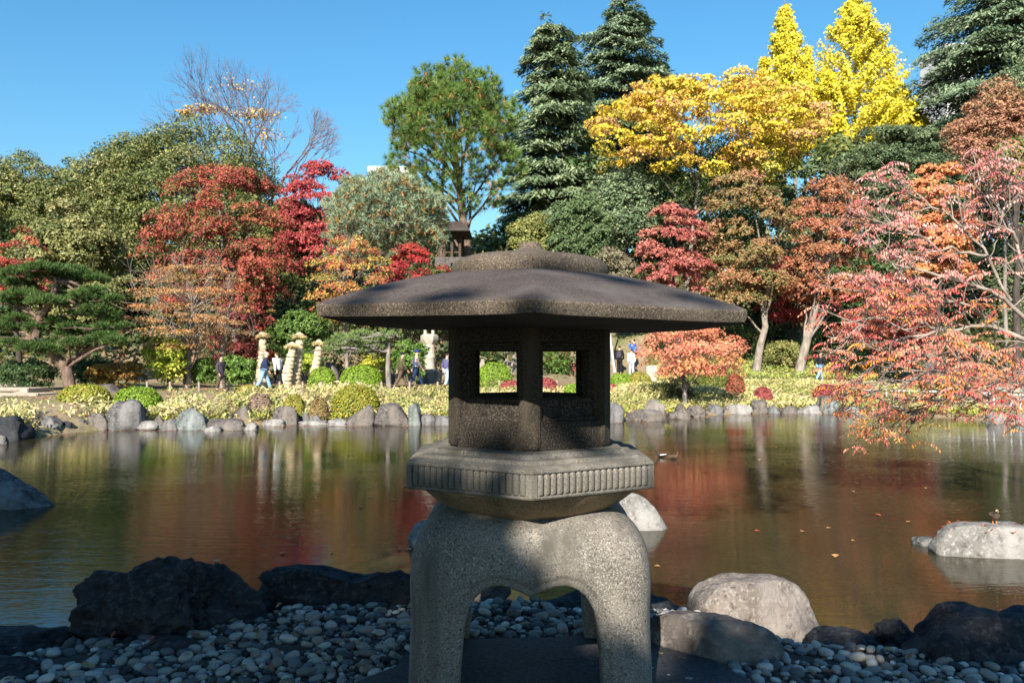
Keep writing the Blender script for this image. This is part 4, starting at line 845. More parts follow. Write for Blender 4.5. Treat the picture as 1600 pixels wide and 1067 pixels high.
shrub('pale yellow-green bush at foot of slanting pale trunk', 1222, 528, 576, 34, 46, [((.30, .27, .10), 3), ((.22, .22, .07), 3), ((.10, .12, .03), 2)], 3400, 26, .15, 104)
shrub('dark bush behind the person in jeans at right', 1310, 500, 600, 40, 48, DARKG, 4200, 30, .17, 105)
shrub('dark bush at foot of the leaning grey trunk', 1150, 500, 580, 40, 48, [*DARKG, ((.16, .17, .05), 2)], 3600, 28, .16, 106)
shrub('dark hedge shrub under the salmon maple', 1052, 590, 640, 34, 33.2, [((.06, .07, .02), 3), ((.10, .10, .03), 2)], 3000, 22, .10, 107)

# ------------------------------------------------------------------ clipped mounds
mound_n = [0]; MOUNDS = []
def mound(label, px, pt, pb, hw, pal, Y=None, n=None, leaf=.075, squash=1.0):
    mound_n[0] += 1; g = np.random.default_rng(300 + mound_n[0])
    if Y is None: Y = 1.55 * F / (pb - HY)
    x = wx(px, Y); z0 = gz1(x, Y); w = hw * Y / F; h = max(wz(pt, Y) - z0, .25) + .08; yc = Y + w * .5
    MOUNDS.append((x, yc, w)); n = n or int(900 + 2600 * w * (w + h)); lv = Leaves(900 + mound_n[0])
    d = unit(g.normal(0, 1, (n, 3))); d[:, 2] = np.abs(d[:, 2]) ** .9; d = unit(d); dd = np.sign(d) * np.abs(d) ** .82
    bump = 1 + .035 * np.sin(d[:, 0] * 9 + mound_n[0]) * np.cos(d[:, 1] * 8) ; rad = g.uniform(.93, 1.02, n) * bump
    p = np.array([0, yc - Y, 0]) + dd * np.array([w, w * .8, h]) * rad[:, None]; p[:, 2] = np.maximum(p[:, 2], .01)
    lv.add(p, unit(d + g.normal(0, .5, (n, 3))), leaf, leaf * .6, pick(g, pal, n) * g.uniform(.75, 1.25, (n, 1)))
    t = empty('clipped_mound', (x, Y, z0)); tag(t, label, 'shrub', 'clipped azalea mounds')
    link('leaves', lv.mesh('leaves'), MATS['leaf'], t)
    v, f = ico(3); v = v.copy(); v = np.sign(v) * np.abs(v) ** .82; v = v * np.array([w, w * .8, h]) * .92; v[:, 2] = np.maximum(v[:, 2], -.1)
    link('twigs', np_mesh('twigs', v + np.array([0, yc - Y, 0]), f, smooth=True), MATS['mound_core'], t)
plain('mound_core', (.045, .05, .018), .95, .4, 12)
OLY = [((.24, .25, .03), 3), ((.30, .29, .04), 3), ((.17, .20, .03), 2), ((.34, .22, .04), 1)]
BRG = [((.17, .27, .025), 3), ((.24, .34, .035), 3), ((.11, .19, .02), 2)]
OLB = [((.24, .24, .04), 3), ((.30, .28, .05), 2), ((.30, .20, .05), 2), ((.16, .17, .03), 1)]
BRN = [((.26, .17, .07), 3), ((.20, .13, .06), 2), ((.24, .20, .06), 2)]
PUR = [((.26, .18, .14), 3), ((.22, .15, .11), 2), ((.30, .22, .15), 1)]
REDD = [((.30, .06, .06), 3), ((.24, .05, .05), 3), ((.36, .11, .09), 1)]
DKM = [((.09, .11, .02), 3), ((.14, .15, .03), 2), ((.24, .23, .04), 1)]
for a in [
 ('olive yellow clipped mound, leftmost on the shore', 122, 605, 641, 38, OLY, 26.2), ('bright green clipped mound behind the largest shore boulder', 206, 609, 642, 40, BRG, 26.6),
 ('small olive mound at the feet of the couple', 386, 607, 625, 20, OLB, 30.5), ('purple-brown twiggy mound above the angular boulder', 405, 619, 642, 18, PUR, 27.5),
 ('small dark olive mound above the square brown block', 457, 621, 652, 18, OLB, 27.3), ('brown-leaved mound left of the broad olive mound', 497, 626, 656, 15, BRN, 27.0),
 ('bright green mound below the straw-wrapped palms', 501, 577, 601, 22, BRG, 35.0), ('bigger bright green mound with wavy top before the yellow shrub', 561, 574, 607, 35, BRG, 34.2),
 ('broad olive mound spilling over the shore stones', 552, 606, 650, 39, OLY, 27.3), ('bright green mound framed by the left lantern window', 772, 569, 598, 29, BRG, 37.5),
 ('red mound behind the centre post of the lantern', 798, 598, 614, 18, REDD, 33.5), ('red mound framed by the right lantern window', 852, 594, 613, 20, REDD, 33.5),
 ('small green mound in lower corner of right lantern window', 896, 603, 618, 16, BRG, 31.5), ('round red shrub at right side of right lantern window', 910, 566, 590, 15, REDD, 45),
 ('dull red mound peeking out right of the lantern wall', 948, 603, 620, 20, REDD, 33.0), ('green mound in front of the photographing group', 972, 586, 604, 18, BRG, 38.0),
 ('olive brown mound right of the green one before the group', 1000, 584, 606, 20, OLB, 38.0), ('dark clipped mound directly right of salmon maple trunk', 1086, 575, 604, 22, DKM, 36.0),
 ('taller dark clipped mound with yellow tips right of the other dark one', 1122, 573, 604, 24, DKM, 36.0), ('rust red mound right of the dark clipped mounds', 1151, 587, 613, 15, [((.32, .09, .05), 3), ((.24, .08, .04), 2)], 34.5),
 ('small red mound in the bamboo grass above rounded lump stone', 1195, 608, 628, 15, REDD, 33.5), ('wide red mound behind the grey-green block', 1299, 604, 626, 25, REDD, 33.8),
]: mound(*a)

# ------------------------------------------------------------------ ground cover, undergrowth, fallen leaves
def scatter(name, label, n, xs_, d0, d1, pal, L, Wd, h, seed, mat='leaf', up=.5, cond=None, absY=None, tri=False, patchy=False):
    g = np.random.default_rng(seed); lv = Leaves(seed + 1, tri); x = g.uniform(xs_[0], xs_[1], n)
    y = (shoreY(x) + g.uniform(0, 1, n) * (d1 - d0) + d0) if absY is None else g.uniform(absY[0], absY[1], n)
    if cond is not None: k = cond(x, y, g); x, y = x[k], y[k]; n = len(x)
    if patchy: k = (np.sin(x * 1.3 + y * .7) + np.sin(x * .53 - y * 1.9 + 1) + np.sin(x * 2.9 + y * 2.3 + 2)) > -1.5 + g.normal(0, .5, n); x, y = x[k], y[k]; n = len(x)
    hum = .55 + .45 * np.sin(x * 1.7 + seed) * np.cos(y * 1.3); z = ground_z(x, y) + g.random(n) ** .6 * h * (.6 + .4 * hum) * (1 + (.9 * sstep(-3, -7, x) if patchy else 0))
    col = pick(g, pal, n) * g.uniform(.6, 1.25, (n, 1))
    if patchy: pm = np.clip(.52 + .5 * np.sin(x * .8 + 1.7 * np.sin(y * .9)) + g.normal(0, .25, n), 0, 1)[:, None]; col = col * pm + (1 - pm) * pick(g, [((.30, .30, .09), 3), ((.20, .24, .06), 3), ((.34, .24, .12), 1), ((.46, .38, .16), 2)], n) * g.uniform(.6, 1.25, (n, 1))
    lv.add(np.stack([x, y, z], -1), unit(g.normal(0, .55, (n, 3)) + np.array([0, -.25, up])), L, Wd, col, droop=.2)
    o = link(name, lv.mesh(name), MATS[mat]); tag(o, label, kind='stuff'); return o
def clear_of_rocks(x, y):
    ok = np.ones(len(x), bool)
    for rx, ry, rw, rd in ROCKS: ok &= ~((np.abs(x - rx) < rw * .52) & (y < ry + rd * .1) & (y > ry - rd - .4))
    return ok
SASA_X = [wx(p_, 27) for p_ in (0, 300, 420, 520, 700, 960, 1100, 1350)]
def sasa_depth(x): return np.interp(x, SASA_X, [3.4, 4.0, 4.2, 5.0, 5.6, 5.4, 7.5, 9.0])
def clear_of_mounds(x, y):
    ok = clear_of_rocks(x, y)
    for mx, my, mw in MOUNDS: ok &= ((x - mx) / (mw * 1.02)) ** 2 + np.where(y < my, (my - y) / (mw * .8 + .5), (y - my) / (mw * .8)) ** 2 > 1
    return ok
SASA = [((.62, .53, .28), 4), ((.54, .46, .22), 3), ((.42, .40, .13), 2), ((.24, .28, .07), 1.5), ((.40, .26, .12), 1)]
scatter('bamboo_grass', 'cream-edged dwarf bamboo grass covering the far bank above the stones', 120000, (-19.5, 17.5), .7, 9.0, SASA, .18, .05, .36, 500, patchy=True, tri=True, cond=lambda x, y, g: clear_of_mounds(x, y) & (x > -17.2 + (y - 24) * .35) & (g.random(len(x)) < np.clip((sasa_depth(x) - (y - shoreY(x))) / .9, 0, 1)))
scatter('low_greenery', 'yellow-green weeds between stones and bamboo grass', 9000, (-19, 18), 0.6, 2.0, [((.20, .24, .04), 3), ((.34, .34, .05), 3), ((.45, .36, .06), 1)], .13, .05, .3, 510, cond=lambda x, y, g: clear_of_rocks(x, y))
scatter('flower_bed', 'pale green flower bed with yellow blossoms on the right slope', 22000, (8, 25), 0, 0, [((.28, .33, .09), 4), ((.22, .28, .08), 3), ((.36, .36, .12), 2), ((.55, .46, .05), 1)], .17, .06, .5, 520, absY=(43, 51), cond=lambda x, y, g: (x / y > .17) & (x / y < .46))
scatter('undergrowth', 'dark undergrowth covering the wooded hill', 60000, (-48, 48), 0, 0, [((.04, .065, .02), 3), ((.07, .09, .03), 3), ((.12, .11, .03), 2), ((.16, .07, .03), 1)], .34, .2, 2.6, 530, absY=(43.5, 66), tri=True, mat='leaf_glossy', cond=lambda x, y, g: ~((y < 51.5) & (x / y > .11) & (x / y < .46)) & (g.random(len(x)) < .35 + .65 * (np.sin(x * .9 + y * .4) * np.sin(y * .7 - x * .3) > -.2)))
g = np.random.default_rng(571); lv = Leaves(572, True)
for i in range(560):
    px = g.uniform(-120, 1720)
    Yw = g.uniform(70, 78); tp = np.interp(px, [0, 200, 430, 560, 670, 790, 900, 1100, 1300, 1450, 1600], [330, 330, 335, 345, 385, 380, 270, 270, 232, 225, 220]); py = g.uniform(tp, 480); c_ = np.array([wx(px, Yw), Yw, wz(py, Yw)])
    lv.clump(c_, np.array([2.2, 1.8, 1.7]) * g.uniform(.6, 1.2), 210, .52, .38, [EVER, DARKG, DEEP][g.integers(3)])
tag(link('distant_wood', lv.mesh('distant_wood'), MATS['leaf_glossy']), 'dark wood closing the gaps between the hill trees', kind='stuff')
scatter('fallen_leaves', 'brown and red fallen leaves on the lawn', 5000, (-22, 24), 2, 14, [((.30, .16, .06), 3), ((.36, .10, .05), 1), ((.4, .28, .08), 2)], .09, .07, .02, 540, up=2)
g = np.random.default_rng(550); lv = Leaves(551); x = g.uniform(-15, 16, 420); y = shoreY(x) - np.abs(g.normal(0, .35, 420)) - .25
x2 = g.uniform(-4, 9, 90); y2 = g.uniform(8, 26, 90); x = np.concatenate([x, x2]); y = np.concatenate([y, y2])
lv.add(np.stack([x, y, np.full(len(x), .012)], -1), unit(g.normal(0, .05, (len(x), 3)) + (0, 0, 1)), .09, .07, pick(g, [((.5, .10, .07), 2), ((.5, .26, .10), 2), ((.4, .2, .1), 1)], len(x)))
tag(link('floating_leaves', lv.mesh('floating_leaves'), MATS['leaf']), 'fallen red and tan leaves floating near the far shore', kind='stuff')

# ------------------------------------------------------------------ red sumac leaning in from the right bank
def sumac():
    g = np.random.default_rng(77); lv = Leaves(7700); tb = Tubes(); Yb = 12.5; bx = 9.6; b = np.array([bx, Yb, gz1(bx, Yb)])
    main = [(1640, 540), (1600, 470), (1570, 420), (1560, 380)]
    def P(px, py, dy=0): return np.array(tuple(at(px, py, Yb + dy)))
    fork = P(1650, 560); tb.add(wobble(np.array([b - (0, 0, .2), b + (-.1, 0, .5), fork]), g, .03), .17, .13, 9)
    limbs_px = [[(1650, 560), (1580, 470), (1510, 440), (1430, 425), (1375, 398)], [(1650, 560), (1560, 505), (1480, 515), (1400, 530), (1320, 548)], [(1580, 470), (1545, 400), (1500, 350), (1440, 310), (1418, 300)],
                [(1650, 560), (1590, 590), (1500, 610), (1430, 622), (1350, 655)], [(1650, 560), (1620, 460), (1590, 380), (1560, 320), (1530, 280)], [(1560, 505), (1490, 470), (1420, 470), (1355, 455)], [(1590, 590), (1520, 570), (1440, 585), (1360, 610)],
                [(1650, 560), (1640, 430), (1620, 340), (1600, 285)], [(1500, 610), (1470, 625), (1440, 640), (1420, 645)], [(1545, 400), (1480, 390), (1420, 360), (1390, 350)], [(1600, 590), (1570, 612), (1530, 622), (1500, 620)], [(1620, 460), (1640, 580), (1600, 590), (1570, 590)],
                [(1400, 530), (1370, 565), (1345, 600), (1335, 612)], [(1480, 515), (1430, 500), (1370, 495), (1330, 520)], [(1590, 380), (1560, 350), (1580, 300), (1570, 270)], [(1590, 590), (1530, 545), (1480, 550), (1450, 560)]]
    tips = []
    for li, lp in enumerate(limbs_px):
        dy = g.uniform(-1.4, 1.2); pts = np.array([P(a, b_, dy * k / (len(lp) - 1)) for k, (a, b_) in enumerate(lp)])
        t = np.linspace(0, len(pts) - 1, 14); pp = np.stack([np.interp(t, np.arange(len(pts)), pts[:, i]) for i in range(3)], -1); pp[1:-1] = (pp[:-2] + pp[1:-1] * 2 + pp[2:]) / 4; pp = wobble(pp, g, .025)
        r0 = .042 if li in (0, 1, 3, 4) else .026; tb.add(pp, r0, .011, 6); tips.append(pp[-1]); L = len(pp)
        for j in range(3, L):
            for q_ in range(2):
                if g.random() < .9:
                    d = unit(pp[j] - pp[j - 2]); d2 = unit(d + g.normal(0, .6, 3) * np.array([1, .9, .8]) + np.array([-.15, 0, .12])); ln = g.uniform(.25, .75); e = pp[j] + d2 * ln; mid = (pp[j] + e) / 2 + g.normal(0, .05, 3) + (0, 0, -.04)
                    br = bez(pp[j], mid, e, 5); tb.add(br, .013, .006, 4); tips.append(e)
                    for w_ in range(2):
                        d3 = unit(d2 + g.normal(0, .55, 3) + np.array([0, 0, .25])); e2 = br[2 + w_] + d3 * g.uniform(.18, .45); tb.add(bez(br[2 + w_], (br[2 + w_] + e2) / 2 + g.normal(0, .03, 3), e2, 4), .008, .005, 3); tips.append(e2)
    pink = [((.66, .25, .21), 3), ((.70, .33, .28), 3), ((.56, .13, .13), 2)]; red = [((.60, .18, .12), 3), ((.64, .24, .15), 3), ((.52, .10, .09), 2)]; orn = [((.70, .24, .05), 3), ((.72, .32, .07), 2), ((.64, .15, .05), 2)]
    for e in tips:
        px, py = e[0] / e[1] * F + CX, HY + (EYE - e[2]) / e[1] * F
        dens = .62 if py > 430 else .52
        if g.random() > dens: continue
        pal_ = pink if py < 440 else (orn if g.random() < (.42 if px < 1500 and py > 560 else .15) else red)
        for l_ in range(g.integers(2, 4)):
            a = g.uniform(0, 6.283); d = unit(np.array([math.cos(a) - .25, math.sin(a) * .9 - .2, g.uniform(-.25, .25)])); RL = g.uniform(.16, .30); np_ = g.integers(5, 8)
            rac = bez(e, e + d * RL * .5 + (0, 0, .03), e + d * RL + (0, 0, -.07), np_ + 1); tb.add(rac, .003, .002, 3)
            side = unit(np.cross(d, (0, 0, 1.))); c0 = pick(g, pal_, 1)[0] * g.uniform(.85, 1.2)
            k = np.arange(1, np_ + 1)
            for sg in (-1, 1):
                td = unit(side * sg * .55 + d * .35 + np.array([0, 0, -.95]))[None] + g.normal(0, .16, (np_, 3)); td = unit(td); ll = g.uniform(.05, .078, np_)
                lv.add(rac[k] + td * (ll * .5)[:, None], unit(np.cross(td, d[None] * sg) + g.normal(0, .25, (np_, 3)) + (0, -.3, .1)), ll, .019, c0 * g.uniform(.75, 1.25, (np_, 1)) * np.array([1, 1, 1]), td)
    return finish_tree('sumac_tree', 'red and orange sumac with pale bare branches hanging over the water at right', tuple(b), lv, tb, 'leaf', 'bark_pale')
sumac()

# ------------------------------------------------------------------ trees behind the viewer that shade the near shore
u_ax = np.array([math.cos(SUN_AZ), -math.sin(SUN_AZ), 0]); Sn = np.array(S); v_ax = np.array([0, 0, 1.]) - Sn * Sn[2]; v_ax = v_ax / np.linalg.norm(v_ax)
def uv(p): p = np.asarray(p, float); return p @ u_ax, p @ v_ax
GAPS = []   # openings in the foliage: (u, v, ru, rv)
def gap(p, ru, rv): u, v = uv(p); GAPS.append((u, v, ru, rv))
def light(px, py, Y, ru, rv): gap(at(px, py, Y), ru, rv)
LIGHTS = [(1175, 945, 4.5, .36, .26), (100, 772, 12.2, .35, .12)]
for a in LIGHTS: light(*a)
def shade_tree(label, x, y, zc, rad, n, seed, ncl=70):
    g = np.random.default_rng(seed); lv = Leaves(seed + 1); tb = Tubes(); cs = []
    for i in range(ncl):
        d = unit(g.normal(0, 1, 3)) * g.uniform(.3, 1) ** .5; cs.append(np.array([x, y, zc]) + d * np.array(rad) * .82)
        lv.clump(cs[-1], np.array([1.1, 1.1, .8]) * g.uniform(.6, 1.1), n // ncl, .30, .22, DARKG, shell=.2, under=.6)
    P_ = lv.v; keep_v, keep_c = [], []
    for v, c in zip(P_, lv.c):
        q4 = v.reshape(-1, 4, 3); m_ = q4.mean(1); u, w = uv(m_); ok = np.ones(len(m_), bool)
        for a, b_, ru, rv in GAPS: ok &= ((u - a) / ru) ** 2 + ((w - b_) / rv) ** 2 > 1 + g.normal(0, .18, len(m_))
        ok &= w < TOPV(u) + g.normal(0, .05, len(m_)); keep_v.append(q4[ok].reshape(-1, 3)); keep_c.append(c.reshape(-1, 4, 3)[ok].reshape(-1, 3))
    lv.v, lv.c = keep_v, keep_c; lv.n = sum(len(v) for v in keep_v) // 4
    cs = [c for c in cs if uv(c)[1] < TOPV(uv(c)[0]) and all(((uv(c)[0] - a) / (ru + .3)) ** 2 + ((uv(c)[1] - b_) / (rv + .3)) ** 2 > 1 for a, b_, ru, rv in GAPS)]
    b = (x, y, gz1(x, y)); limbs(tb, g, (x, y, b[2] - .2), (x, y, zc - rad[2] * .2), cs[:14], .22, 8, .4)
    return finish_tree('shade_tree', label, b, lv, tb, 'leaf_glossy', 'bark_dark', 'trees behind the viewpoint')
TU = np.array([-16, -11, -9.7, -7.5, -6, -4.5, -3.5, -2.3, -1.9, -1.5, -1.3, -.95, -.8, -.7, -.5, -.35, -.2, -.1, .1, .35, .5, .7, 1.5, 6])      # upper edge of the shading foliage as seen from the sun
TV = np.array([6.2, 6.0, 5.9, 5.6, 5.0, 4.2, 3.6, 3.4, 3.38, 3.28, 3.2, 3.14, 3.0, 2.84, 2.72, 2.64, 2.6, 2.86, 3.1, 3.05, 3.25, 3.42, 3.5, 3.6])
TOPV = lambda u: np.interp(u, TU, TV)
for i, (u0, dist) in enumerate([(-10.5, 13), (-7.0, 12), (-3.8, 13), (-.8, 12), (2.2, 13), (5.0, 12)]):
    vtop = float(TOPV(np.array(u0))); vc = vtop - (2.1 if i > 1 else 3.2); p = u_ax * u0 + v_ax * vc + Sn * dist
    shade_tree(['dense dark tree behind the viewer, far left', 'dense dark tree behind the viewer, left', 'dense dark tree behind the viewer, left of centre', 'dense dark tree behind the viewer, centre', 'dense dark tree behind the viewer, right of centre', 'dense dark tree behind the viewer, right'][i], p[0], p[1], p[2], (2.7, 2.2, 2.9 if i > 1 else 4.2), 12000 if i > 1 else 16000, 600 + i)

# leafy twigs added above the shade trees, placed to dapple the lantern
g = np.random.default_rng(660); lv = Leaves(661); tb = Tubes(); root = u_ax * -2.1 + v_ax * 2.7 + Sn * 11.5
DAP = [(690, 476, 2.9, .13, .030), (600, 455, 3.2, .07, .04), (905, 441, 3.3, .20, .030), (985, 452, 3.25, .10, .02), (828, 486, 2.65, .07, .05), (765, 690, 3.25, .10, .04), (925, 690, 3.25, .10, .03), (690, 752, 3.2, .13, .06), (640, 745, 3.3, .08, .08), (770, 745, 3.05, .06, .05), (800, 712, 3.2, .10, .014), (1090, 478, 3.15, .10, .02), (735, 800, 3.2, .16, .08), (700, 860, 3.12, .20, .12), (770, 850, 3.12, .08, .10), (560, 478, 3.05, .08, .018), (1060, 930, 4.4, .05, .1), (760, 700, 3.2, .25, .02)]
for a, b_, yy, ru, rv in DAP:
    u0, v0 = uv(at(a, b_, yy)); m_ = int(26 + 1500 * ru * rv); dd = g.uniform(11, 12.5, m_); an = g.uniform(0, 6.283, m_); rr = np.sqrt(g.random(m_))
    p = u_ax * (u0 + np.cos(an) * rr * ru)[:, None] + v_ax * (v0 + np.sin(an) * rr * rv)[:, None] + Sn * dd[:, None]
    lv.add(p, unit(Sn + g.normal(0, .6, (m_, 3))), .11, .08, pick(g, DARKG, m_)); e = u_ax * u0 + v_ax * v0 + Sn * 11.7; tb.add(wobble(bez(root, (root + e) / 2 + (0, 0, .3), e, 7), g, .04), .012, .004, 4)
base = np.array([root[0], root[1], gz1(root[0], root[1])]); tb.add(wobble(np.array([base - (0, 0, .2), base * .5 + root * .5, root]), g, .05), .14, .06, 8)
finish_tree('shade_tree', 'slender twiggy tree behind the viewer above the others', tuple(base), lv, tb, 'leaf_glossy', 'bark_dark', 'trees behind the viewpoint')

# unseen high canopy of two tall trees, added to dim the near shore
for i, (x, y, x0, x1) in enumerate([(-6.5, -6.5, -13, -5), (-5.6, -3.0, -5, 3)]):
    g = np.random.default_rng(680 + i); lv = Leaves(690 + i, True); tb = Tubes(); cs = []
    for k in range(210):
        c_ = np.array([g.uniform(x0, x1), g.uniform(-10, 5.5), 10.5 + g.normal(0, 1.1)]); w_ = uv(c_)[1]; lo = 6.4 if uv(c_)[0] > -3.5 else 4.5
        if w_ < lo + .6 or w_ > 12.0 or uv(c_)[0] > .2 or (uv(c_)[0] > -3.2 and w_ > 8.8): continue
        cs.append(c_); lv.clump(c_, np.array([1.4, 1.4, .8]) * g.uniform(.7, 1.2), 190, .36, .27, DARKG, shell=.2, under=.6)
    b_ = (x, y, gz1(x, y)); limbs(tb, g, (x, y, b_[2] - .2), (x + .5, y + .5, 10.5), cs, .35, 16, .5)
    finish_tree('shade_tree', ['tall spreading tree overhead behind the viewer, farther left', 'tall spreading tree overhead behind the viewer, nearer the lantern'][i], b_, lv, tb, 'leaf_glossy', 'bark_dark', 'trees behind the viewpoint')

# ------------------------------------------------------------------ people
def skin_mesh(name, pts, edges, mat, parent, sub=1, root=0):
    bm = bmesh.new(); ly = bm.verts.layers.skin.verify(); vs = []
    for i, p in enumerate(pts):
        v = bm.verts.new(p[:3]); r = p[3]; v[ly].radius = (r, p[4] if len(p) > 4 else r); v[ly].use_root = (i == root); vs.append(v)
    for a, b in edges: bm.edges.new((vs[a], vs[b]))
    me = bpy.data.meshes.new(name); bm.to_mesh(me); bm.free()
    o = link(name, me, MATS[mat], parent); m = o.modifiers.new('skin', 'SKIN'); m.use_smooth_shade = True
    if sub: s = o.modifiers.new('sub', 'SUBSURF'); s.levels = sub; s.render_levels = sub
    return o
for nm, c in {'skin': (.55, .34, .24), 'hair_black': (.012, .010, .009), 'hair_grey': (.45, .44, .42), 'hair_brown': (.07, .035, .022), 'cloth_navy': (.018, .030, .075), 'cloth_black': (.012, .012, .016), 'cloth_white': (.72, .71, .70),
              'cloth_charcoal': (.055, .045, .060), 'cloth_jeans': (.22, .36, .55), 'cloth_palejeans': (.40, .48, .58), 'cloth_olive': (.075, .070, .035), 'cloth_brown': (.10, .07, .055), 'cloth_teal': (.04, .075, .105), 'cloth_mauve': (.16, .11, .13),
              'cloth_blue': (.03, .13, .42), 'cloth_violet': (.085, .08, .16), 'shoe_black': (.015, .014, .014), 'shoe_tan': (.35, .27, .18), 'cap_blue': (.03, .04, .20), 'eye_dark': (.01, .01, .01)}.items(): plain(nm, c, .8, .15, 25, .2, .15, .004)
def person(label, px, py_head, Y, head, top, legs, hair, H=1.65, stride=.0, heading=0.0, lean=0.0, shoe='shoe_black', sleeve=None, long=False, cap=None, hood=False, camera_up=False, arm=.25, bag=None):
    """heading: 0 walks towards +x, pi/2 away from the viewer"""
    x = wx(px, Y); z = gz1(x, Y); t = empty('person', (x, Y, z), heading); tag(t, label, 'person', 'people walking in the garden'); k = H / 1.70
    def q(x, y, zz, r, r2=None): return (x * k + lean * max(0, zz - .9) * k, y * k, zz * k, r * k) + ((r2 * k,) if r2 else ())
    s = stride
    hip = [q(0, sg * .085, .90, .082) for sg in (-1, 1)]; kn = [q(sg * s * .42 + .03, sg * .085, .49, .056) for sg in (-1, 1)]; an = [q(sg * s * .85 - (.03 if sg < 0 else 0) * (s > 0), sg * .085, .085 + (.05 if sg < 0 and s > .1 else 0), .040) for sg in (-1, 1)]
    toe = [(a[0] + .15 * k, a[1], a[2] - .05 * k, .034 * k) for a in an]
    sh = [q(.0, sg * .17, 1.40, .058) for sg in (-1, 1)]
    if camera_up: el = [q(.20, sg * .20, 1.22, .042) for sg in (-1, 1)]; wr = [q(.26, sg * .07, 1.46, .030) for sg in (-1, 1)]
    else: el = [q(-sg * s * arm - .03, sg * .23, 1.13, .042) for sg in (-1, 1)]; wr = [q(-sg * s * arm * 1.9 + .05, sg * .22, .89, .029) for sg in (-1, 1)]
    P = [q(0, 0, .95, .115, .125), q(.01, 0, 1.12, .105, .12), q(.01, 0, 1.32, .12, .14), q(.01, 0, 1.44, .075), q(.02, 0, 1.50, .052), q(.035, 0, 1.555, .075), q(.03, 0, 1.63, .088), q(.02, 0, 1.68, .055), q(.13, 0, 1.59, .014)]
    E = [(0, 1), (1, 2), (2, 3), (3, 4), (4, 5), (5, 6), (6, 7), (5, 8)]
    for i in (0, 1):
        b = len(P); P += [hip[i], kn[i], an[i], toe[i], sh[i], el[i], wr[i]]; E += [(0, b), (b, b + 1), (b + 1, b + 2), (b + 2, b + 3), (2, b + 4), (b + 4, b + 5), (b + 5, b + 6)]
        w = np.array(wr[i][:3]); e_ = np.array(el[i][:3]); d = unit(w - e_); sd = np.array([1., 0, 0]); pl = w + d * .06 * k; b2 = len(P); P.append((*pl, .030 * k, .018 * k)); E.append((b + 6, b2))
        for f_ in range(4):
            st = pl + d * .03 * k + sd * (f_ - 1.5) * .020 * k; en = st + d * (.055, .065, .062, .05)[f_] * k + np.array([0, -.012 if i else .012, 0]) * k; P.append((*st, .009 * k)); P.append((*en, .007 * k)); E += [(b2, len(P) - 2), (len(P) - 2, len(P) - 1)]
        th = pl + sd * .045 * k + d * .02 * k; P.append((*th, .009 * k)); E.append((b2, len(P) - 1))
    body = skin_mesh('body', P, E, 'skin', t)
    # trousers
    T = [q(0, 0, .97, .135, .15)]; ET = []
    for i in (0, 1):
        b = len(T); h_, k_, a_ = hip[i], kn[i], an[i]; T += [(*h_[:3], .108 * k), (*k_[:3], .085 * k), (a_[0], a_[1], a_[2] + .03, .075 * k)]; ET += [(0, b), (b, b + 1), (b + 1, b + 2)]
    skin_mesh('trousers', T, ET, legs, t)
    zl = .62 if long else .86
    J = [q(0, 0, zl, .185 if long else .165, .20 if long else .18), q(0, 0, 1.05, .15, .17), q(.01, 0, 1.32, .15, .18), q(.01, 0, 1.45, .085)]; EJ = [(0, 1), (1, 2), (2, 3)]; SL = []
    if not sleeve:
        for i in (0, 1): b = len(J); J += [(*sh[i][:3], .082 * k), (*el[i][:3], .068 * k), (*wr[i][:3], .052 * k)]; EJ += [(2, b), (b, b + 1), (b + 1, b + 2)]
    skin_mesh('coat' if long else 'jacket', J, EJ, top, t)
    if sleeve:
        for i in (0, 1): skin_mesh('sleeve', [(*sh[i][:3], .080 * k), (*el[i][:3], .066 * k), (*wr[i][:3], .050 * k)], [(0, 1), (1, 2)], sleeve, t)
    for i in (0, 1): skin_mesh('shoe', [(an[i][0] - .03 * k, an[i][1], an[i][2] - .04 * k, .045 * k), (toe[i][0] + .02 * k, toe[i][1], toe[i][2], .042 * k, .035 * k)], [(0, 1)], shoe, t)
    hc = np.array(q(.01, 0, 1.62, 0)[:3]); hm = skin_mesh('hood' if hood else 'hair', [(hc[0] - .035 * k, 0, hc[2] - .04 * k, (.10 if hood else .082) * k), (hc[0] - .02 * k, 0, hc[2] + .03 * k, (.115 if hood else .098) * k), (hc[0] + .0 * k, 0, hc[2] + .075 * k, .07 * k)], [(0, 1), (1, 2)], hair, t)
    ey = lathe('eye', [(0, -.012), (.009, -.006), (.011, 0), (.009, .006), (0, .012)], 8); ey.materials.append(MATS['eye_dark'])
    for sg in (-1, 1): link('eye', ey, None, t, q(.112, sg * .032, 1.605, 0)[:3])
    if cap:
        bm = bmesh.new(); bmesh.ops.create_uvsphere(bm, u_segments=16, v_segments=8, radius=.118 * k); bmesh.ops.delete(bm, geom=[v for v in bm.verts if v.co.z < -.005], context='VERTS')
        for v in list(bm.verts): v.co.z *= .85
        box_bm(bm, (.15 * k, 0, .012 * k), (.13 * k, .15 * k, .012 * k), bevel=.004); link('cap', bm_mesh('cap', bm, 60), MATS[cap], t, tuple(hc + np.array([0, 0, .03 * k])))
    if camera_up:
        bm = bmesh.new(); box_bm(bm, (.27 * k, 0, 1.56 * k), (.07, .13, .09), bevel=.01); link('camera', bm_mesh('camera', bm, 40), MATS['cloth_black'], t)
    if bag:
        bm = bmesh.new(); box_bm(bm, (-.20 * k, 0, 1.18 * k), (.14, .26, .36), bevel=.04); link('backpack', bm_mesh('backpack', bm, 50), MATS[bag], t)
    return t
person('person in dark hooded coat walking alone left of the couple', 345, 572, 32.0, 'skin', 'cloth_charcoal', 'cloth_brown', 'cloth_charcoal', 1.42, .18, -.5, 0, long=True, hood=True)
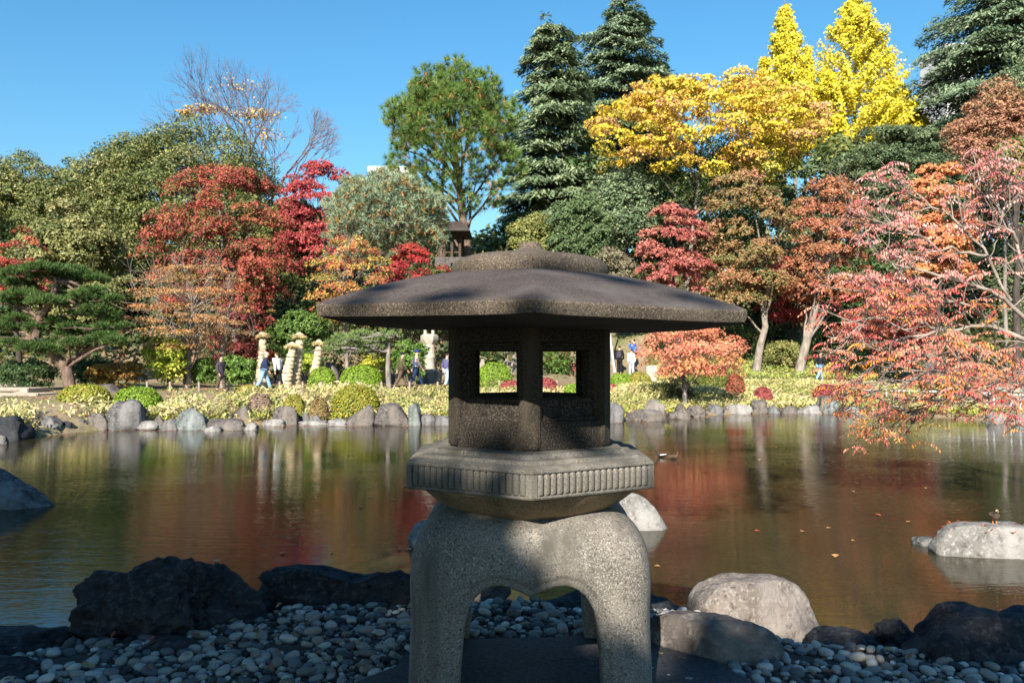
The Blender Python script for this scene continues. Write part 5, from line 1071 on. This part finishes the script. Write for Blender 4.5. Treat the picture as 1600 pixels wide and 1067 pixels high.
person('grey-haired person in navy jacket and light jeans holding hands', 412, 554, 32.4, 'skin', 'cloth_navy', 'cloth_jeans', 'hair_grey', 1.62, .34, .3, .16)
person('person in white jacket and dark trousers beside the navy jacket', 434, 556, 32.8, 'skin', 'cloth_white', 'cloth_black', 'hair_brown', 1.58, .26, 2.6, .04, shoe='shoe_tan', bag=None)
person('person in olive jacket and brown trousers wearing a dark cap', 627, 555, 34.2, 'skin', 'cloth_olive', 'cloth_brown', 'hair_black', 1.58, .40, .4, .06, cap='cloth_black')
person('person in teal vest with mauve sleeves and blue cap', 650, 548, 34.9, 'skin', 'cloth_teal', 'cloth_navy', 'hair_black', 1.68, .40, .35, .02, sleeve='cloth_mauve', cap='cap_blue')
person('person in violet-grey jacket half hidden by left lantern wall', 698, 558, 35.5, 'skin', 'cloth_violet', 'cloth_palejeans', 'hair_brown', 1.55, .2, .9, .02)
person('black-haired person in black jacket right of the lantern wall', 968, 547, 46.0, 'skin', 'cloth_black', 'cloth_black', 'hair_black', 1.66, .08, 1.3, .02, bag='cloth_charcoal')
person('person in white jacket and pale jeans in the photographing group', 987, 552, 45.5, 'skin', 'cloth_white', 'cloth_palejeans', 'hair_black', 1.58, .06, 1.8, .02)
person('person in bright blue jacket raising a camera', 991, 541, 47.0, 'skin', 'cloth_blue', 'cloth_black', 'hair_black', 1.78, .05, 2.6, .02, camera_up=True)
person('person in black top and jeans striding left of the sumac', 1281, 551, 42.6, 'skin', 'cloth_black', 'cloth_jeans', 'hair_black', 1.62, .42, .5, .05)

# ------------------------------------------------------------------ straw-wrapped palms
plain('straw', (.58, .46, .30), .9, .25, 40, .2, .8, .02); plain('rope', (.30, .20, .10), .9, .3, 60)
def straw_palm(label, px, pt, pb, hw, Y, lean, seed, bands=7, double=False):
    g = np.random.default_rng(seed); x = wx(px, Y); z = gz1(x, Y); H = wz(pt, Y) - z; w = hw * .8 * Y / F; bands += 3; t = empty('straw_wrapped_palm', (x, Y, z)); tag(t, label, 'wrapped palm', 'straw-wrapped palms'); hb = H * .80 / bands
    for i in range(bands):
        f0 = i / bands; r0 = w * (1.25 - .55 * f0) * g.uniform(.94, 1.06); r1 = w * (1.25 - .55 * (i + 1) / bands)
        me = lathe('straw_band', [(r0 * .90, 0), (r0 * 1.06, hb * .05), (r0 * 1.08, hb * .3), (r0 * 1.0, hb * .75), (r1 * .92, hb * 1.0), (r1 * .90, hb * 1.06)], 20, 60)
        co = np.empty(len(me.vertices) * 3, np.float32); me.vertices.foreach_get('co', co); co = co.reshape(-1, 3); co[:, :2] *= 1 + .05 * g.normal(0, 1, (len(co), 1)); me.vertices.foreach_set('co', co.ravel())
        link('straw_band', me, MATS['straw'], t, (lean * (f0 ** 1.2) * H, g.normal(0, .01), i * hb), (g.normal(0, .05), lean * .6 + g.normal(0, .05), g.uniform(0, 6)))
    def tuft(zc, r, L):
        lv = Leaves(seed + int(zc * 100)); m = 420; a = lv.rng.uniform(0, 6.283, m); d = np.stack([np.cos(a), np.sin(a), -.55 + lv.rng.normal(0, .15, m)], -1); d = unit(d); ll = lv.rng.uniform(.7, 1.1, m) * L
        lv.add(np.array([0, 0, .08]) + d * (ll * .5)[:, None], unit(np.cross(d, lv.rng.normal(0, 1, (m, 3)))), ll, .035, np.array([[.58, .45, .22]]) * lv.rng.uniform(.65, 1.2, (m, 1)), d)
        link('straw_cap', lv.mesh('straw_cap'), MATS['leaf'], t, (lean * (zc / H) ** 1.2 * H, 0, zc))
        link('cap_core', lathe('cap_core', [(0, .16), (r * .5, .10), (r * .95, -.06), (r * .5, -.10), (0, -.1)], 16), MATS['straw'], t, (lean * (zc / H) ** 1.2 * H, 0, zc))
    tuft(H * .88, w * 1.15, w * 1.75)
    if double: tuft(H * .72, w * 1.1, w * 1.6)
straw_palm('straw-wrapped palm behind the couple, partly in shade', 409, 512, 586, 9, 36.5, .02, 801)
straw_palm('shorter leaning straw-wrapped palm in the middle pair', 446, 530, 600, 9.5, 35.4, .16, 802)
straw_palm('tallest straw-wrapped palm with round straw tuft', 460, 513, 602, 9.5, 35.9, .10, 803, 8)
straw_palm('straw-wrapped palm standing alone beside the low trained pine', 490, 526, 588, 8.5, 36.6, .12, 804, 6)

# ------------------------------------------------------------------ small garden furniture
plain('far_stone', (.42, .37, .30), .9, .3, 8, .2, .6, .03); plain('wood_grey', (.30, .25, .20), .9, .3, 12, .2, .4, .02); plain('wood_brown', (.075, .05, .035), .85, .3, 10); plain('earth_path', (.42, .34, .25), .95, .2, 5)
Y = 41.0; x = wx(671, Y); z = gz1(x, Y); fl = empty('pedestal_lantern', (x, Y, z)); tag(fl, 'tall pale pedestal lantern on boulders left of lantern wall', 'stone lantern')
u = Y / F
link('boulder_base', rock_mesh('boulder_base', 40 * u, 30 * u, 26 * u, 'flat', 7, 4), MATS['rock_brown'], fl)
link('shaft', lathe('shaft', [(0, 14 * u), (10.5 * u, 14 * u), (10.5 * u, 20 * u), (8.6 * u, 23 * u), (8.3 * u, 40 * u), (9.4 * u, 42 * u), (9.4 * u, 45 * u), (8.3 * u, 47 * u), (8.2 * u, 64 * u), (0, 64 * u)], 24), MATS['far_stone'], fl)
link('platform', lathe('platform', [(0, 63 * u), (9 * u, 63 * u), (14 * u, 70 * u), (14 * u, 76 * u), (10 * u, 79 * u), (0, 79 * u)], 6), MATS['far_stone'], fl)
bm = bmesh.new(); [box_bm(bm, (sx * 6 * u, sy * 6 * u, 88 * u), (4 * u, 4 * u, 19 * u)) for sx in (-1, 1) for sy in (-1, 1)]; link('light_chamber', bm_mesh('light_chamber', bm), MATS['far_stone'], fl)
link('roof', lathe('roof', [(0, 97 * u), (20 * u, 96 * u), (20 * u, 99 * u), (8 * u, 108 * u), (3 * u, 112 * u), (4 * u, 116 * u), (0, 120 * u)], 6), MATS['far_stone'], fl)
# small roofed notice
Y = 44.0; x = wx(753, Y); z = gz1(x, Y); t = tag(empty('notice_board', (x, Y, z)), 'small roofed wooden notice board seen through left lantern window', 'sign'); u = Y / F
bm = bmesh.new(); box_bm(bm, (0, 0, 12 * u), (3 * u, 3 * u, 24 * u)); link('post', bm_mesh('post', bm), MATS['wood_grey'], t)
bm = bmesh.new(); box_bm(bm, (0, -.05, 27 * u), (8 * u, .06, 14 * u)); link('board', bm_mesh('board', bm), MATS['wood_grey'], t)
for sg in (-1, 1): bm = bmesh.new(); box_bm(bm, (0, 0, 0), (9 * u, .4, .03)); link('roof_board', bm_mesh('roof_board', bm), MATS['wood_grey'], t, (sg * 4 * u, 0, 36 * u), (0, sg * .45, 0))
# tree trunk seen through the left window
tb = Tubes(); Y = 46.; x = wx(797, Y); z = gz1(x, Y); tb.add([(x, Y, z - .2), (x + .1, Y, z + 1.5), (x + .2, Y + .3, z + 3.5), (x + .1, Y + .5, z + 5)], .5, .28, 9)
lv = Leaves(961)
for i in range(20): lv.clump(np.array([x, Y + 1, z + 4.6]) + lv.rng.normal(0, 1, 3) * np.array([2.2, 1.5, .9]), (1.3, 1.3, .8), 320, .24, .15, EVER)
finish_tree('evergreen_tree', 'grey thick trunk seen through the left lantern window', (x, Y, z), lv, tb, 'leaf_glossy', 'bark_grey')
# grey block in the photographing group
Y = 44.5; x = wx(1018, Y); bm = bmesh.new(); box_bm(bm, (0, 0, .45), (.62, .4, .9), bevel=.04); tag(link('stone_marker', bm_mesh('stone_marker', bm, 40), MATS['far_stone'], None, (x, Y, gz1(x, Y) - .05)), 'square grey stone block beside the photographing group', 'stone block')
tb = Tubes(); 
# white leaning pole left of the group
Y = 46.5; x = wx(954, Y); tb.add([(x + .25, Y, gz1(x, Y)), (x - .1, Y + .1, gz1(x, Y) + 2.6)], .07, .06, 8); tag(link('leaning_pole', tb.mesh('leaning_pole'), MATS['cloth_white']), 'white leaning pole left of the photographing group', 'pole')
# low stone seats
rock('grey block of stone behind the lone straw-wrapped palm', 503, 532, 565, 597, 'block', 'rock_brown', Y=37.5, name='garden_stone')
rock('long brown boulder behind the olive mound at left', 140, 188, 600, 617, 'flat', 'rock_brown', Y=31.5, name='garden_stone')
rock('brown boulder beside the pine stump', 585, 618, 570, 600, 'round', 'rock_brown', Y=38, name='garden_stone')
rock('big brown boulder behind the sumac branches at right', 1436, 1500, 562, 612, 'block', 'rock_brown', Y=36, name='garden_stone')
rock('pale lumpy rock on the slope behind the sumac', 1330, 1385, 505, 530, 'knob', 'rock_pale', Y=47, name='garden_stone')
# rope fence along the path
fn = empty('rope_fence', (0, 31, .8)); tag(fn, 'low rope fence of short grey posts along the path', 'fence'); pts = []
bm = bmesh.new(); box_bm(bm, (0, 0, .19), (.075, .075, .42), bevel=.012); pm = bm_mesh('post', bm, 40); pm.materials.append(MATS['wood_grey'])
for px in (230, 266, 311, 357, 398, 437, 473, 502, 545, 596, 640, 684, 735, 780, 830, 870, 905):
    Y = 32.6 if px < 700 else 34.5; x = wx(px, Y); z = gz1(x, Y); link('post', pm, None, fn, (x, Y - 31, z - .8)); pts.append((x, Y - 31, z - .8 + .33))
tb = Tubes()
for a, b in zip(pts, pts[1:]): tb.add(bez(a, ((a[0] + b[0]) / 2, (a[1] + b[1]) / 2, (a[2] + b[2]) / 2 - .16), b, 6), .009, .009, 4)
link('rope', tb.mesh('rope'), MATS['rope'], fn)
# log steps at the left
st = empty('log_steps', (wx(25, 27), 27, .5)); tag(st, 'earth steps edged with logs climbing at the left edge', 'steps')
for i, (a, b, py, Y) in enumerate([(-10, 70, 652, 24.2), (10, 85, 637, 26.0), (14, 66, 627, 27.3), (2, 58, 616, 29.0), (-10, 44, 607, 31.0), (-15, 26, 600, 33.0)]):
    x0, x1 = wx(a, Y), wx(b, Y); z = wz(py, Y); tb = Tubes(); tb.add([(x0, Y, z - .05), ((x0 + x1) / 2, Y - .03, z - .05), (x1, Y + .1, z - .06)], .11, .10, 8)
    o = link('log', tb.mesh('log'), MATS['wood_grey'], st); o.matrix_parent_inverse = Matrix.Translation(-Vector(st.location))
    bm = bmesh.new(); box_bm(bm, ((x0 + x1) / 2, Y + .75, z - .22), (x1 - x0, 1.6, .44), bevel=.02); o = link('tread', bm_mesh('tread', bm, 40), MATS['earth_path'], st); o.matrix_parent_inverse = Matrix.Translation(-Vector(st.location))
# railing and edging wall at the right shore
plain('white_paint', (.62, .64, .66), .5, .1, 10); plain('concrete', (.34, .31, .26), .9, .25, 4, .2, .6, .03)
rp = [(1385, 33.0), (1403, 33.0), (1421, 33.0), (1439, 32.6), (1457, 32.2), (1475, 31.8), (1498, 31.3), (1520, 30.8), (1542, 30.3), (1553, 30.1), (1580, 29.6), (1595, 29.3), (1612, 29.0)]
rl = empty('railing', (wx(1500, 31), 31, .3)); tag(rl, 'pale low railing along the right shore below the sumac', 'railing'); inv = Matrix.Translation(-Vector(rl.location)); P0 = []
for px, Y in rp:
    x = wx(px, Y); tb = Tubes(); tb.add([(x, Y, -.1), (x, Y, .92)], .030, .030, 8); o = link('post', tb.mesh('post'), MATS['white_paint'], rl); o.matrix_parent_inverse = inv; P0.append((x, Y))
for zz in (.86, .42):
    tb = Tubes(); tb.add([(a, b, zz) for a, b in P0], .026, .026, 8); o = link('rail', tb.mesh('rail'), MATS['white_paint'], rl); o.matrix_parent_inverse = inv
bm = bmesh.new(); wl = [(wx(a, b), b) for a, b in [(1318, 32.4), (1400, 32.2), (1480, 31.0), (1560, 29.4), (1640, 28.2)]]
for a, b in zip(wl, wl[1:]):
    d = Vector((b[0] - a[0], b[1] - a[1], 0)); box_bm(bm, ((a[0] + b[0]) / 2, (a[1] + b[1]) / 2 + .25, .0), (d.length + .04, .5, .5), math.atan2(d.y, d.x), .03)
tag(link('edging_wall', bm_mesh('edging_wall', bm, 40), MATS['concrete']), 'low pale edging wall at the waterline below the railing', 'wall')
bm = bmesh.new(); x = wx(1580, 33); box_bm(bm, (0, 0, .62), (4.2, 1.6, .34), .06, .08); o = bm_mesh('deck', bm, 40)
br = empty('earth_bridge', (x, 33, .2)); tag(br, 'mossy earth-topped bridge slab behind railing at the right edge', 'bridge'); link('deck', o, MATS['concrete'], br)
for sx in (-1.5, 1.5): bm = bmesh.new(); box_bm(bm, (sx, .1, .1), (.35, 1.2, .76)); link('pier', bm_mesh('pier', bm), MATS['wood_brown'], br)

# ------------------------------------------------------------------ ducks
for nm, c in {'duck_brown': (.10, .065, .045), 'duck_pale': (.55, .42, .30), 'duck_white': (.72, .66, .58), 'duck_dark': (.03, .025, .022), 'bill_black': (.015, .015, .015), 'bill_yellow': (.75, .50, .05), 'duck_leg': (.75, .20, .05)}.items(): plain(nm, c, .7, .25, 60, .3, .3, .004)
def duck(label, loc, heading, bodym, flankm, headm, s=1.0, standing=False):
    t = empty('duck', loc, heading); tag(t, label, 'duck'); z = .10 if standing else .0
    skin_mesh('body', [(-.22 * s, 0, (.11 + z) * s, .018 * s), (-.14 * s, 0, (.10 + z) * s, .06 * s), (0, 0, (.085 + z) * s, .085 * s), (.10 * s, 0, (.10 + z) * s, .072 * s), (.145 * s, 0, (.16 + z) * s, .040 * s), (.16 * s, 0, (.215 + z) * s, .034 * s), (.175 * s, 0, (.25 + z) * s, .042 * s), (.205 * s, 0, (.25 + z) * s, .028 * s)], [(i, i + 1) for i in range(7)], bodym, t, 2, 2)
    skin_mesh('breast', [(.06 * s, 0, (.075 + z) * s, .074 * s), (.125 * s, 0, (.115 + z) * s, .066 * s)], [(0, 1)], flankm, t, 2)
    skin_mesh('face', [(.178 * s, 0, (.235 + z) * s, .038 * s), (.208 * s, 0, (.242 + z) * s, .030 * s)], [(0, 1)], headm, t, 2)
    for sg in (-1, 1): skin_mesh('wing', [(.06 * s, sg * .068 * s, (.105 + z) * s, .040 * s, .022 * s), (-.08 * s, sg * .062 * s, (.12 + z) * s, .045 * s, .02 * s), (-.20 * s, sg * .02 * s, (.13 + z) * s, .012 * s)], [(0, 1), (1, 2)], bodym if standing else flankm, t, 2)
    b = skin_mesh('bill', [(.225 * s, 0, (.243 + z) * s, .016 * s, .013 * s), (.262 * s, 0, (.232 + z) * s, .017 * s, .007 * s)], [(0, 1)], 'bill_black', t, 2)
    skin_mesh('bill_tip', [(.262 * s, 0, (.232 + z) * s, .018 * s, .008 * s), (.282 * s, 0, (.229 + z) * s, .014 * s, .006 * s)], [(0, 1)], 'bill_yellow', b, 1)
    ey = lathe('eye', [(0, -.006), (.006, 0), (0, .006)], 8); ey.materials.append(MATS['bill_black'])
    for sg in (-1, 1): link('eye', ey, None, t, (.205 * s, sg * .030 * s, (.262 + z) * s))
    if standing:
        for sg in (-1, 1): skin_mesh('leg', [(.0, sg * .035 * s, .13 * s, .012 * s), (.005 * s, sg * .035 * s, .01 * s, .009 * s), (.06 * s, sg * .04 * s, .006 * s, .022 * s, .006 * s)], [(0, 1), (1, 2)], 'duck_leg', t, 1, 1)
dg = bpy.context.evaluated_depsgraph_get(); dp = at(1549, 826, 9.35)
hit = duck_rock.evaluated_get(dg).ray_cast(duck_rock.matrix_world.inverted() @ Vector((dp.x, dp.y, 3)), (0, 0, -1)) if False else None
dx, dy = dp.x, duck_rock.location.y - .02; vz = np.array([v.co[:] for v in duck_rock.data.vertices]) + np.array(duck_rock.location); near = (np.hypot(vz[:, 0] - dx, vz[:, 1] - dy) < .09); dz = vz[near][:, 2].max() - .012
duck('brown spot-billed duck standing on the pale pond rock', (dx, dy, dz), R(-108), 'duck_brown', 'duck_pale', 'duck_pale', .54, True)
Yd = water_Y(714); duck('duck with white flank swimming left, nearer the lantern', (wx(1033, Yd), Yd, -.012), R(176), 'duck_dark', 'duck_white', 'duck_dark', .62)
duck('darker duck swimming right of the white-flanked duck', (wx(1052, Yd - .3), Yd - .3, -.012), R(-8), 'duck_brown', 'duck_brown', 'duck_dark', .58)
# red leaves fallen on the duck rock
g = np.random.default_rng(990); lv = Leaves(991); top = vz[vz[:, 2] > vz[:, 2].max() * .72]; pk = top[g.choice(len(top), 46)] + g.normal(0, .03, (46, 3)) * np.array([1, 1, 0]) + (0, 0, .012)
lv.add(pk, unit(g.normal(0, .25, (46, 3)) + (0, 0, 1)), .06, .022, pick(g, [((.62, .14, .06), 2), ((.66, .24, .08), 1)], 46)); tag(link('rock_litter', lv.mesh('rock_litter'), MATS['leaf']), 'red fallen leaflets scattered on the duck rock', kind='stuff')

# ------------------------------------------------------------------ pavilion and far buildings
plain('tile_roof', (.055, .042, .035), .8, .3, 4); plain('wall_white', (.74, .73, .71), .8, .06, 1.5); plain('wall_grey', (.42, .42, .47), .8, .1, 1.5); plain('glass_dark', (.05, .09, .13), .15, .2, 1, .5)
Y = 57.; x = wx(710, Y); z = wz(405, Y); zg = gz1(x, Y); pv_ = empty('garden_pavilion', (x, Y, zg)); tag(pv_, 'dark wooden pavilion with tiled hip roof on the hill behind the lantern', 'pavilion'); u = Y / F; z -= zg
bm = bmesh.new(); box_bm(bm, (0, 0, z / 2 - .1), (56 * u, 2.6, z + .2), bevel=.05); link('base', bm_mesh('base', bm, 40), MATS['rock_brown'], pv_)
bm = bmesh.new(); box_bm(bm, (0, 0, 0), (.17, .17, 42 * u)); cm = bm_mesh('column', bm); cm.materials.append(MATS['wood_brown'])
for a, b in ((-22, -1), (-14, -1), (-2, -1.1), (6, 1.1), (10, -1), (12, 1.1)): link('column', cm, None, pv_, (a * u, b, z + 21 * u))
bm = bmesh.new(); e = [(-32 * u, -2.2), (27 * u, -2.2), (27 * u, 2.2), (-32 * u, 2.2)]; lo = [bm.verts.new((a, b, z + 37 * u)) for a, b in e]; mid = [bm.verts.new((a * .9, b * .9, z + 42 * u)) for a, b in e]; tp = [bm.verts.new((a * .4, b * .1, z + 58 * u)) for a, b in e]
for r0, r1 in ((lo, mid), (mid, tp)):
    for i in range(4): bm.faces.new((r0[i], r0[(i + 1) % 4], r1[(i + 1) % 4], r1[i]))
bm.faces.new(lo[::-1]); bm.faces.new(tp); link('roof', bm_mesh('roof', bm), MATS['tile_roof'], pv_)
for sx in (-6, 4): bm = bmesh.new(); box_bm(bm, (sx * u, -1.0, z + 8 * u), (14 * u, .06, .10)); link('rail', bm_mesh('rail', bm), MATS['wood_brown'], pv_)
def building(label, px0, px1, pt, Y, floors, wall, wpx=(), parapet=True):
    x0, x1 = wx(px0, Y), wx(px1, Y); zt = wz(pt, Y); zg = gz1((x0 + x1) / 2, Y); H = zt - zg; w = x1 - x0; t = empty('apartment_block', ((x0 + x1) / 2, Y, zg)); tag(t, label, 'building', 'buildings beyond the garden')
    bm = bmesh.new(); box_bm(bm, (0, 6, H / 2 - .5), (w, 12, H - 1)); link('wall', bm_mesh('wall', bm), MATS[wall], t)
    bm = bmesh.new(); box_bm(bm, (-.1, 5.9, H - .45), (w + .5, 12.6, 1.2)); link('parapet', bm_mesh('parapet', bm), MATS['wall_white'], t)
    for f in range(floors):
        for k in range(max(1, int(w / 4))):
            bm = bmesh.new(); cx_ = -w / 2 + 2.2 + k * 4; zz = H - 4.2 - f * 3.3; box_bm(bm, (cx_, -.06, zz), (2.2, .3, 1.7)); wn = link('window', bm_mesh('window', bm), MATS['wall_white'], t)
            bm = bmesh.new(); box_bm(bm, (cx_, -.2, zz), (1.9, .1, 1.4)); link('pane', bm_mesh('pane', bm), MATS['glass_dark'], wn)
building('white flat-roofed building behind the round pine', 578, 640, 262, 150, 4, 'wall_grey')
building('pale building showing faintly through the upper right cedar', 1478, 1520, 70, 190, 5, 'wall_white')

# dead leaves caught among the near pebbles
g = np.random.default_rng(1200); lv = Leaves(1201); x = g.uniform(-2.4, 2.4, 130); y = g.uniform(3.2, 4.5, 130); k = (ground_z(x, y) > .8) & ~((np.abs(x - LX) < .55) & (np.abs(y - LY) < .5)); x, y = x[k], y[k]
lv.add(np.stack([x, y, ground_z(x, y) + .045 + g.random(len(x)) * .012], -1), unit(g.normal(0, .3, (len(x), 3)) + (0, 0, 1)), .05, .028, pick(g, [((.22, .10, .05), 2), ((.30, .08, .05), 1), ((.28, .20, .08), 1)], len(x)))
tag(link('pebble_litter', lv.mesh('pebble_litter'), MATS['leaf']), 'few brown dead leaves lying on the near pebbles', kind='stuff')
